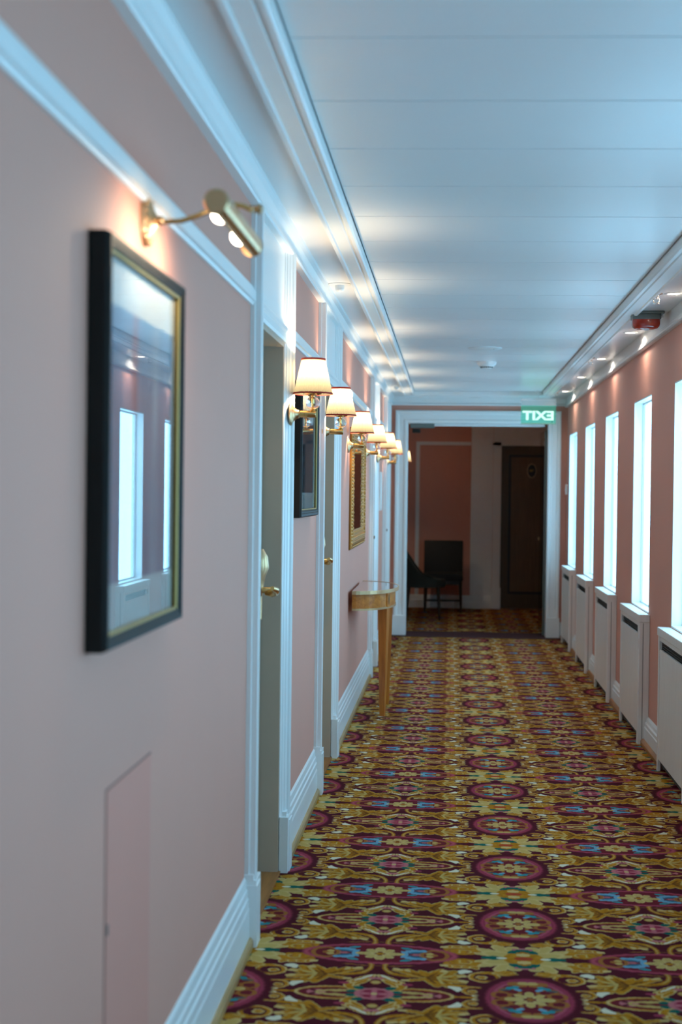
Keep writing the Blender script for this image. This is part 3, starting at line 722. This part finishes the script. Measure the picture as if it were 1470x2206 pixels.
HX, HZ, HR, HY0, HY1 = 0.182, -0.006, 0.0235, -0.215, 0.255
tiltc = math.radians(222)                       # open side faces the wall and down
m = MB(); seg = 20; op = 0.85; vs = []; fs = []
for rr in (HR, HR - 0.0015):
    for yy in (HY0, HY1):
        for k in range(seg + 1):
            a = tiltc + op + (2 * PI - 2 * op) * k / seg
            vs.append((HX + rr * math.cos(a), yy, HZ + rr * math.sin(a)))
n = seg + 1
for k in range(seg):
    fs += [(k, k + 1, n + k + 1, n + k), (2 * n + k, 3 * n + k, 3 * n + k + 1, 2 * n + k + 1), (k, 2 * n + k, 2 * n + k + 1, k + 1), (n + k, n + k + 1, 3 * n + k + 1, 3 * n + k)]
fs += [(0, n, 3 * n, 2 * n), (seg, 2 * n + seg, 3 * n + seg, n + seg)]
m.add(vs, fs); head = m.build('lamp_head', 'brass', pl, smooth=True)
for yy, s in ((HY0, -1), (HY1, 1)):
    MB().lathe([(0.0001, s * 0.004), (HR * 0.9, s * 0.004), (HR + 0.001, 0.0), (HR + 0.001, -s * 0.004), (0.0001, -s * 0.004)], 28, 'Y', (HX, yy, HZ)).build('end_cap', 'brass_dull', head, smooth=True)
MB().lathe([(0.0001, 0.0), (0.006, 0.0), (0.008, 0.006), (0.005, 0.010), (0.010, 0.016), (0.010, 0.024), (0.0001, 0.028)], 14, 'X', (0.210, 0.02, 0.027)).build('knob', 'brass_dull', pl, smooth=True)
for yy in (-0.115, 0.125):
    MB().ball((HX + 0.012 * math.cos(tiltc), yy, HZ - 0.004), 0.0175, 14, 10, (1, 1.5, 1.0)).build('bulb', 'bulb', pl, smooth=True)
    ld = bpy.data.lights.new('bulb_light', 'SPOT'); ld.energy = PICLAMP_W; ld.color = (1.0, 0.82, 0.56); ld.shadow_soft_size = 0.02; ld.spot_size = math.radians(170); ld.spot_blend = 0.8
    lo = bpy.data.objects.new('bulb_light', ld); COL.objects.link(lo); lo.parent = pl
    lo.location = (HX + 0.032 * math.cos(tiltc), yy, HZ + 0.032 * math.sin(tiltc))
    lo.rotation_euler = Vector((math.cos(tiltc), 0, math.sin(tiltc))).to_track_quat('-Z', 'Y').to_euler()

# access panel in the near wall
o = thing('access_panel', 'flush pink access panel low on the near left wall', 'access panel', (XL, 2.735, 0.0))
B(0.0002, 0.0022, -0.190, 0.190, 0.226, 0.850).build('panel', 'panel_pink', o, bevel=0.001)
m = MB(); m.box(0.0001, 0.0009, -0.195, -0.190, 0.222, 0.855); m.box(0.0001, 0.0009, 0.190, 0.195, 0.222, 0.855); m.box(0.0001, 0.0009, -0.190, 0.190, 0.850, 0.855)
m.build('joint', 'joint_line', o)
B(0.0022, 0.004, -0.186, -0.178, 0.585, 0.605).build('latch', 'gap', o)

# ------------------------------------------------------------------ gilt mirror
def gilt_mirror():
    y0, y1, z0, z1 = 8.66, 9.95, 1.055, 1.80
    o = thing('gilt_mirror', 'carved gilt framed mirror hanging above the half-round console table', 'mirror', (XL + 0.001, (y0 + y1) / 2, (z0 + z1) / 2))
    hy, hz = (y1 - y0) / 2, (z1 - z0) / 2; W = 0.115; ch = 0.0
    pf = [(0.0, 0.0), (0.0, 0.012), (0.008, 0.017), (0.020, 0.017), (0.030, 0.021), (0.055, 0.023), (0.080, 0.017), (0.090, 0.012), (0.100, 0.011), (W, 0.010), (W, 0.0)]
    n = len(pf); vs = []
    for sy, sz in ((-1, -1), (1, -1), (1, 1), (-1, 1)): vs += [(h, sy * (hy - p), sz * (hz - p)) for p, h in pf]
    fs = [(k * n + i, k * n + (i + 1) % n, ((k + 1) % 4) * n + (i + 1) % n, ((k + 1) % 4) * n + i) for k in range(4) for i in range(n)]
    MB().add(vs, fs).build('frame', 'gilt', o)
    B(0.0, 0.006, -hy - 0.004, hy + 0.004, -hz - 0.004, hz + 0.004).build('backing', 'gilt_side', o)
    B(0.008, 0.0095, -hy + W - 0.002, hy - W + 0.002, -hz + W - 0.002, hz - W + 0.002).build('mirror_glass', 'mirror', o)
    orn = MB(); bead = MB()
    def along(inset, step, fn):
        a, b = hy - inset, hz - inset
        k = max(1, int(2 * a / step))
        for i in range(k + 1):
            y = -a + 2 * a * i / k
            for s in (-1, 1): fn(y, s * b, (1, 0), i)
        k = max(1, int(2 * b / step))
        for i in range(1, k):
            z = -b + 2 * b * i / k
            for s in (-1, 1): fn(s * a, z, (0, 1), i)
    along(0.098, 0.022, lambda y, z, d, i: bead.ball((0.011, y, z), 0.005, 8, 5))
    along(0.014, 0.020, lambda y, z, d, i: bead.ball((0.018, y, z), 0.0065, 8, 5))
    def leaf(y, z, d, i):
        s = 1 if i % 2 else -1
        orn.ball((0.019, y + d[1] * s * 0.012, z + d[0] * s * 0.012), 0.0125, 8, 5, (0.7, 0.55 + 0.75 * d[0], 0.55 + 0.75 * d[1]))
        orn.ball((0.019, y - d[1] * s * 0.014, z - d[0] * s * 0.014), 0.0075, 7, 5, (0.9, 1, 1))
    along(0.055, 0.024, leaf)
    orn.build('carved_leaves', 'gilt', o, smooth=True, kind='stuff'); bead.build('beading', 'gilt', o, smooth=True, kind='stuff')
    return o
gilt_mirror()

# ------------------------------------------------------------------ console table
def console():
    o = thing('console_table', 'half-round honey wood console table with brass edge against the left wall', 'console table', (XL + 0.024, 9.19, 0))
    RY, RX = 0.525, 0.262
    def arc(ry, rx, n=40): return [(rx * math.sin(PI * k / n) ** 0.92 if 0 < k < n else 0.0, -ry * math.cos(PI * k / n)) for k in range(n + 1)]
    def slab(ry, rx, z0, z1): return MB().prism(arc(ry, rx), z0, z1, lambda p, q, t: (p, q, t))
    slab(RY, RX, 0.782, 0.800).build('top', 'table_top', o, bevel=0.0)
    def rim(ry, rx, z0, z1, th):
        n = 40; a = arc(ry, rx, n); b = arc(ry + th, rx + th, n); vs = []
        for z in (z0, z1): vs += [(p, q, z) for p, q in a] + [(p, q, z) for p, q in b]
        m = n + 1; fs = []
        for k in range(n): fs += [(k, k + 1, m + k + 1, m + k), (2 * m + k, 3 * m + k, 3 * m + k + 1, 2 * m + k + 1), (m + k, m + k + 1, 3 * m + k + 1, 3 * m + k), (k, 2 * m + k, 2 * m + k + 1, k + 1)]
        fs += [(0, m, 3 * m, 2 * m), (n, 2 * m + n, 3 * m + n, m + n)]
        return MB().add(vs, fs)
    rim(RY, RX, 0.780, 0.802, 0.006).build('brass_edge', 'brass_dull', o)
    slab(RY - 0.018, RX - 0.016, 0.682, 0.782).build('apron', 'cherry', o)
    rim(RY - 0.018, RX - 0.016, 0.680, 0.692, 0.004).build('brass_band', 'brass_dull', o)
    a2 = arc(RY - 0.018, RX - 0.016, 40)
    for k in (13, 27):
        p, q = a2[k]; p2, q2 = a2[k + 1]; nrm = Vector((q2 - q, -(p2 - p), 0)).normalized()
        if nrm.x < 0: nrm = -nrm
        tg = Vector((-nrm.y, nrm.x, 0)); c = Vector((p, q, 0.735)) 
        # leg: square, turned to follow the curve, tapering to the foot
        lc = c - nrm * 0.030; vs = []
        for z, hw in ((0.0, 0.0150), (0.045, 0.0165), (0.60, 0.0285), (0.681, 0.0305)):
            vs += [(lc + nrm * (sx * hw) + tg * (sy * hw)).to_tuple()[:2] + (z,) for sx, sy in ((-1, -1), (1, -1), (1, 1), (-1, 1))]
        fs = [(i * 4 + j, i * 4 + (j + 1) % 4, (i + 1) * 4 + (j + 1) % 4, (i + 1) * 4 + j) for i in range(3) for j in range(4)] + [(3, 2, 1, 0), (12, 13, 14, 15)]
        MB().add(vs, fs).build('leg', 'cherry_leg', o, bevel=0.0015)
        # stile block with diamond inlay on the apron
        w_ = 0.034; vs = []
        for dpt in (-0.004, 0.004): vs += [tuple(c + nrm * dpt + tg * (s * w_) + Vector((0, 0, z))) for s, z in ((-1, -0.046), (1, -0.046), (1, 0.046), (-1, 0.046))]
        MB().add(vs, [(0, 1, 2, 3), (7, 6, 5, 4), (0, 4, 5, 1), (1, 5, 6, 2), (2, 6, 7, 3), (3, 7, 4, 0)]).build('corner_block', 'cherry', o, bevel=0.001)
        vs = []
        for dpt in (0.0035, 0.0055): vs += [tuple(c + nrm * dpt + tg * s + Vector((0, 0, z))) for s, z in ((-0.012, 0), (0, -0.034), (0.012, 0), (0, 0.034))]
        MB().add(vs, [(0, 1, 2, 3), (7, 6, 5, 4), (0, 4, 5, 1), (1, 5, 6, 2), (2, 6, 7, 3), (3, 7, 4, 0)]).build('diamond_inlay', 'cherry_dark', o)
    return o
console()

# small notice past the third door
o = thing('wall_notice', 'small white framed notice on the pink wall past the third door', 'notice', (XL + 0.001, 12.20, 1.42))
B(0, 0.022, -0.15, 0.15, -0.165, 0.165).build('board', 'white_plastic', o, bevel=0.003)
B(0.022, 0.023, -0.12, 0.12, -0.135, 0.135).build('sheet', 'mat', o)

# ------------------------------------------------------------------ ceiling fittings
def downlight(y, label):
    o = thing('downlight', label, 'ceiling light', (1.035, y, ZS), 0, 'recessed downlights along the right')
    MB().lathe([(0.030, 0.0), (0.030, -0.0035), (0.040, -0.004), (0.043, -0.002), (0.043, 0.0), (0.030, 0.0)], 28, 'Z', (0, 0, 0), False).build('ring', 'white_plastic', o, smooth=True)
    MB().lathe([(0.0001, -0.0012), (0.029, -0.0012), (0.029, -0.0002), (0.0001, -0.0002)], 24, 'Z').build('lens', 'downlight', o, smooth=True)
    ld = bpy.data.lights.new('downlight_beam', 'SPOT'); ld.energy = DOWN_W; ld.color = (1.0, 0.90, 0.76); ld.shadow_soft_size = 0.02; ld.spot_size = math.radians(168); ld.spot_blend = 0.5
    lo = bpy.data.objects.new('downlight_beam', ld); COL.objects.link(lo); lo.parent = o; lo.location = (0, 0, -0.006)
    return o
dl = ['downlight nearest the camera at the right picture edge', 'downlight just behind the red alarm', 'downlight third along the right soffit', 'downlight fourth along the right soffit', 'farthest downlight, close to the exit sign']
for y, nm in zip((6.82, 8.44, 10.05, 11.62, 13.20), dl): downlight(y, nm)
def sprinkler(y, label):
    o = thing('sprinkler', label, 'sprinkler', (0.955, y, ZS), 0, 'chrome sprinklers on the right soffit')
    MB().lathe([(0.0001, -0.0005), (0.030, -0.0005), (0.031, -0.003), (0.020, -0.007), (0.0001, -0.008)], 22, 'Z').build('rosette', 'chrome', o, smooth=True)
    MB().lathe([(0.0001, -0.007), (0.013, -0.008), (0.013, -0.016), (0.009, -0.018), (0.009, -0.026), (0.0001, -0.027)], 14, 'Z').build('body', 'chrome', o, smooth=True)
    f = MB()
    for s in (-1, 1): f.tube([(s * 0.010, 0, -0.018), (s * 0.014, 0, -0.030), (s * 0.012, 0, -0.042), (s * 0.002, 0, -0.048)], 0.0025, 6)
    f.build('yoke', 'chrome', o, smooth=True)
    MB().lathe([(0.0001, -0.048), (0.017, -0.0485), (0.017, -0.050), (0.0001, -0.051)], 16, 'Z').build('deflector', 'chrome', o, smooth=True)
sprinkler(6.82, 'chrome sprinkler beside the nearest downlight'); sprinkler(9.98, 'chrome sprinkler midway along the right soffit'); sprinkler(13.16, 'farthest chrome sprinkler, above the exit sign')
# red alarm sounder
o = thing('fire_alarm', 'red alarm beacon on a grey base under the right soffit', 'fire alarm', (1.000, 7.50, ZS))
B(-0.088, 0.088, -0.05, 0.05, -0.014, 0.0).build('base_plate', 'grey_plastic', o, bevel=0.004)
B(-0.076, 0.072, -0.044, 0.044, -0.042, -0.014).build('housing', 'grey_plastic', o, bevel=0.005)
m = MB(); vs = []; N = 28
for z, k, ky in ((-0.042, 1.0, 1.0), (-0.066, 0.99, 0.98), (-0.078, 0.94, 0.92), (-0.086, 0.82, 0.80), (-0.090, 0.6, 0.6)):
    for i in range(N):
        a = 2 * PI * i / N; ca, sa = math.cos(a), math.sin(a)
        sg = lambda q: math.copysign(abs(q) ** 0.45, q)
        vs.append((-0.002 + 0.072 * k * sg(ca), 0.042 * ky * sg(sa), z))
fs = [(i * N + k, i * N + (k + 1) % N, (i + 1) * N + (k + 1) % N, (i + 1) * N + k) for i in range(4) for k in range(N)] + [tuple(range(N)), tuple(4 * N + k for k in range(N))]
m.add(vs, fs).build('red_lens', 'alarm_red', o, smooth=True)
MB().lathe([(0.0001, -0.098), (0.010, -0.096), (0.016, -0.090), (0.016, -0.086)], 14, 'Z').build('sounder', 'white_plastic', o, smooth=True)
MB().lathe([(0.0001, 0), (0.006, 0.0), (0.006, 0.01), (0.0001, 0.012)], 10, 'X', (0.072, -0.03, -0.028)).build('gland', 'white_plastic', o, smooth=True)
# detectors on the left soffit
def pir(x, y, label):
    o = thing('motion_detector', label, 'detector', (x, y, ZS), 0, 'detectors on the left soffit')
    MB().lathe([(0.0001, 0), (0.052, 0.0), (0.053, -0.003), (0.046, -0.006), (0.0001, -0.006)], 28, 'Z').build('base', 'white_plastic', o, smooth=True)
    MB().lathe([(0.021, -0.006), (0.021, -0.020), (0.019, -0.029), (0.012, -0.035), (0.0001, -0.037)], 22, 'Z').build('lens', 'white_plastic', o, smooth=True)
pir(-0.522, 6.53, 'white dome detector on the left soffit above the second door'); pir(-0.495, 12.65, 'small far detector on the left soffit near the end wall')
o = thing('blank_plate', 'flat round white cover plate on the ceiling in front of the smoke detector', 'cover plate', (0.215, 9.61, ZT))
MB().lathe([(0.0001, 0.001), (0.112, 0.0), (0.113, -0.004), (0.108, -0.007), (0.0001, -0.007)], 40, 'Z').build('plate', 'white_plastic', o, smooth=True)
MB().lathe([(0.0001, -0.007), (0.004, -0.007), (0.004, -0.0085), (0.0001, -0.009)], 8, 'Z', (0.06, 0, 0)).build('screw', 'chrome', o, smooth=True)
o = thing('smoke_detector', 'round white smoke detector on the ceiling near the exit sign', 'smoke detector', (0.252, 10.62, ZT))
MB().lathe([(0.0001, 0.001), (0.070, 0.0), (0.071, -0.008), (0.066, -0.022), (0.060, -0.026), (0.0001, -0.026)], 32, 'Z').build('base', 'white_plastic', o, smooth=True)
MB().lathe([(0.058, -0.026), (0.052, -0.036), (0.0001, -0.036)], 32, 'Z').build('vent_ring', 'white_plastic', o, smooth=True)
m = MB()
for k in range(20):
    a = 2 * PI * k / 20; m.tube([(0.055 * math.cos(a), 0.055 * math.sin(a), -0.026), (0.040 * math.cos(a), 0.040 * math.sin(a), -0.046)], 0.0022, 5)
m.build('cage', 'grey_plastic', o)
MB().lathe([(0.042, -0.044), (0.036, -0.050), (0.0001, -0.052)], 24, 'Z').build('cap', 'white_plastic', o, smooth=True)
o = thing('ceiling_vent', 'round white vent with dark slot in the soffit before the end wall', 'vent', (0.222, 13.82, ZS))
MB().lathe([(0.0001, 0), (0.125, 0.0), (0.126, -0.004), (0.110, -0.010), (0.100, -0.010), (0.0001, -0.004)], 36, 'Z').build('ring', 'white_plastic', o, smooth=True)
MB().lathe([(0.0001, -0.010), (0.105, -0.011), (0.107, -0.015), (0.0001, -0.016)], 36, 'Z').build('disc', 'dark', o, smooth=True)
# exit sign (seen from behind, so the word runs backwards)
o = thing('exit_sign', 'hanging green acrylic sign reading EXIT, seen from its back', 'exit sign', (0.815, 13.56, 0))
B(-0.164, 0.164, -0.004, 0.004, 2.248, 2.310).build('clear_panel', 'exit_panel', o)
B(-0.164, 0.164, -0.004, 0.004, 2.080, 2.248).build('lit_panel', 'exit_lit', o)
B(-0.164, 0.164, -0.006, 0.006, 2.300, 2.312).build('top_clip', 'white_plastic', o)
B(-0.164, 0.164, -0.006, 0.006, 2.074, 2.084).build('bottom_edge', 'exit_edge', o)
MB().lathe([(0.006, 2.312), (0.006, ZS + 0.04)], 12, 'Z').build('rod', 'white_plastic', o, smooth=True)
MB().lathe([(0.0001, ZS + 0.026), (0.025, ZS + 0.025), (0.026, ZS + 0.015), (0.0001, ZS + 0.014)], 18, 'Z').build('canopy', 'white_plastic', o, smooth=True)
def word(name, body, size, mat, parent, loc, rot, depth):
    cu = bpy.data.curves.new(name, 'FONT'); cu.body = body; cu.size = size; cu.extrude = depth; cu.align_x = 'CENTER'; cu.align_y = 'CENTER'; cu.offset = size * 0.034
    ob = bpy.data.objects.new(name, cu); COL.objects.link(ob)
    dg = bpy.context.evaluated_depsgraph_get(); me = bpy.data.meshes.new_from_object(ob.evaluated_get(dg))
    bpy.data.objects.remove(ob)
    ob = bpy.data.objects.new(name, me); COL.objects.link(ob); ob.parent = parent
    ob.location = loc; ob.rotation_euler = rot; me.materials.clear(); me.materials.append(M[mat]); return ob
lt = word('lettering', 'EXIT', 0.150, 'exit_green', o, (0, -0.0055, 2.150), (PI / 2, 0, PI), 0.001)
lt.scale = (0.96, 0.78, 1.0)
ld = bpy.data.lights.new('sign_glow', 'AREA'); ld.shape = 'RECTANGLE'; ld.size = 0.32; ld.size_y = 0.14; ld.energy = 0.25; ld.color = (0.35, 1.0, 0.75)
lo = bpy.data.objects.new('sign_glow', ld); COL.objects.link(lo); lo.parent = o; lo.location = (0, 0.012, 2.17); lo.rotation_euler = (PI / 2, 0, PI)
# thermostat on the right wall by the corner
o = thing('thermostat', 'small white thermostat on the right wall near the far corner', 'thermostat', (XR - 0.001, 13.95, 1.46))
B(-0.020, 0, -0.04, 0.04, -0.05, 0.05).build('case', 'white_plastic', o, bevel=0.004)
MB().lathe([(0.012, -0.020), (0.011, -0.026), (0.0001, -0.027)], 14, 'X').build('dial', 'white_plastic', o, smooth=True)

# ------------------------------------------------------------------ dark lobby beyond the doorway
struct(B(XL - 0.16, XL, YE2, YF, 0, 2.45), 'wall_lobby_left', 'pink', 'pink lobby wall continuing beyond the end doorway')
struct(B(-0.78, 1.50, YF, YF + 0.2, 0, 2.45), 'wall_lobby_far', 'pink', 'pink far wall of the dark lobby')
struct(B(1.44, 1.50, YE2, YF, 0, 2.45), 'wall_lobby_right', 'pink', 'pink right wall of the dark lobby')
struct(B(-0.78, 1.50, YE2, YF + 0.2, 2.42, 2.5), 'ceiling_lobby', 'ceil', 'white ceiling of the dark lobby')
r = struct_root('trim_7', 'pale panel moulding and pilaster on the far lobby wall')
B(-0.435, -0.388, YF - 0.016, YF, 0.16, 2.048).build('moulding', 'white', r); B(-0.388, 0.240, YF - 0.016, YF, 2.006, 2.048).build('moulding', 'white', r)
B(0.245, 0.512, YF - 0.03, YF, 0.0, 2.42).build('pilaster', 'white', r)
struct(MB().prism(bbq, XL, 0.515, lambda p, q, t: (t, YF - 0.031 - p, q * 1.03)), 'baseboard_far', 'white', 'white skirting on the far lobby wall')
r = struct_root('door_6', 'walnut guest door with black inlay in the dark lobby')
B(0.515, 0.612, YF - 0.05, YF, 0, 2.05).build('casing', 'white', r); B(1.345, 1.435, YF - 0.05, YF, 0, 2.05).build('casing', 'white', r); B(0.505, 0.620, YF - 0.065, YF, 0, 0.26).build('plinth_block', 'white', r)
B(0.515, 1.435, YF - 0.05, YF, 2.005, 2.07).build('head_casing', 'white', r); B(0.515, 1.435, YF - 0.02, YF, 2.07, 2.42).build('overdoor_panel', 'white', r)
B(0.612, 1.345, YF - 0.022, YF, 0.01, 2.005).build('leaf', 'walnut_edge', r)
B(0.735, 1.225, YF - 0.025, YF - 0.02, 0.215, 1.865).build('door_panel', 'walnut', r)
m = MB()
for x0, x1, z0, z1 in ((0.705, 0.735, 0.185, 1.895), (1.225, 1.255, 0.185, 1.895), (0.735, 1.225, 0.185, 0.215), (0.735, 1.225, 1.865, 1.895)): m.box(x0, x1, YF - 0.024, YF - 0.021, z0, z1)
m.build('inlay_band', 'inlay', r)
def oval(rx, rz, y0, y1, cx, cz): return MB().prism([(rx * math.cos(2 * PI * k / 28), rz * math.sin(2 * PI * k / 28)) for k in range(28)], y0, y1, lambda p, q, t: (cx + p, t, cz + q))
pr_ = oval(0.055, 0.086, YF - 0.032, YF - 0.025, 0.985, 1.70).build('number_plate', 'brass_dull', r); oval(0.050, 0.080, YF - 0.034, YF - 0.032, 0.985, 1.70).build('plate_face', 'inlay', pr_)
word('room_number', '406', 0.042, 'gold_lip', pr_, (0.985, YF - 0.0345, 1.70), (PI / 2, 0, 0), 0.0005)
hd = MB().lathe([(0.024, -0.025), (0.024, -0.033), (0.010, -0.036), (0.010, -0.065), (0.0001, -0.066)], 16, 'Y', (1.095, YF, 0.87)).build('handle', 'brass_dull', r, smooth=True)
MB().tube([(1.095, YF - 0.062, 0.87), (1.13, YF - 0.066, 0.87), (1.19, YF - 0.062, 0.868)], 0.008).build('lever', 'brass_dull', hd, smooth=True)

def leg(mb, x, y, z1, r0, r1, dx=0, dy=0): return mb.tube([(x + dx, y + dy, 0), (x, y, z1)], [r0, r1], 8)
# square backed chair against the far wall
o = thing('lobby_chair', 'dark leather chair with a square back against the far lobby wall', 'chair', (-0.08, 17.08, 0))
vs = MB(); vs.add([(-0.235, 0.17, 0.40), (0.235, 0.17, 0.40), (0.235, 0.23, 0.40), (-0.235, 0.23, 0.40), (-0.235, 0.235, 0.84), (0.235, 0.235, 0.84), (0.235, 0.285, 0.84), (-0.235, 0.285, 0.84)],
                  [(3, 2, 1, 0), (4, 5, 6, 7), (0, 1, 5, 4), (1, 2, 6, 5), (2, 3, 7, 6), (3, 0, 4, 7)])
vs.build('backrest', 'dark_leather', o, bevel=0.018, smooth=True)
B(-0.235, 0.235, -0.22, 0.20, 0.37, 0.46).build('seat', 'dark_leather', o, bevel=0.02, smooth=True)
B(-0.215, 0.215, -0.20, 0.20, 0.33, 0.37).build('seat_rail', 'dark_wood', o)
for x, y in ((-0.205, -0.19), (0.205, -0.19), (-0.205, 0.20), (0.205, 0.20)):
    leg(MB(), x, y, 0.37, 0.013, 0.020, 0.02 * (1 if x > 0 else -1) * 0.5, 0.03 * (1 if y > 0 else 0)).build('leg', 'dark_wood', o, smooth=True)
for x in (-0.205, 0.205): B(x - 0.009, x + 0.009, -0.18, 0.20, 0.115, 0.14).build('stretcher', 'dark_wood', o)
B(-0.196, 0.196, -0.005, 0.013, 0.115, 0.14).build('stretcher', 'dark_wood', o)
# tub chair with scooped back, seen side-on
o = thing('tub_chair', 'dark olive tub chair with scooped sides by the left lobby wall', 'chair', (-0.30, 15.98, 0))
vs = []; fs = []; N = 26
def rimz(a): return 0.52 + 0.30 * max(0.0, math.cos(a)) ** 1.2 - 0.02 * (1 - math.cos(a)) - 0.055 * max(0, -math.cos(a))
A0 = math.radians(128)
for layer in (0.235, 0.190):
    for i in range(N + 1):
        a = -A0 + 2 * A0 * i / N
        x, y = -layer * math.cos(a) * 1.04, layer * math.sin(a)
        vs += [(x, y, 0.36), (x * 1.02 - 0.02 * max(0, math.cos(a)), y, rimz(a))]
n = 2 * (N + 1)
for i in range(N):
    k = 2 * i
    fs += [(k, k + 2, k + 3, k + 1), (n + k, n + k + 1, n + k + 3, n + k + 2), (k + 1, k + 3, n + k + 3, n + k + 1), (k, n + k, n + k + 2, k + 2)]
fs += [(0, 1, n + 1, n), (2 * N, n + 2 * N, n + 2 * N + 1, 2 * N + 1)]
MB().add(vs, fs).build('backrest', 'olive_cloth', o, smooth=True)
MB().prism([(0.24 * math.cos(2 * PI * k / 24) * 0.98 + 0.02, 0.205 * math.sin(2 * PI * k / 24)) for k in range(24)], 0.36, 0.45, lambda p, q, t: (p, q, t)).build('seat', 'olive_cloth', o, bevel=0.015, smooth=True)
for x, y in ((-0.16, -0.15), (0.17, -0.15), (-0.16, 0.15), (0.17, 0.15)): leg(MB(), x, y, 0.37, 0.012, 0.021, 0.02 if x > 0 else -0.03, 0).build('leg', 'dark_wood', o, smooth=True)
# weak lamp light in the lobby, from round the corner on the right
ld = bpy.data.lights.new('lobby_lamp', 'POINT'); ld.energy = 0.65; ld.color = (1.0, 0.84, 0.58); ld.shadow_soft_size = 0.08
lo = bpy.data.objects.new('lobby_lamp', ld); COL.objects.link(lo); lo.location = (1.28, 15.3, 2.15)
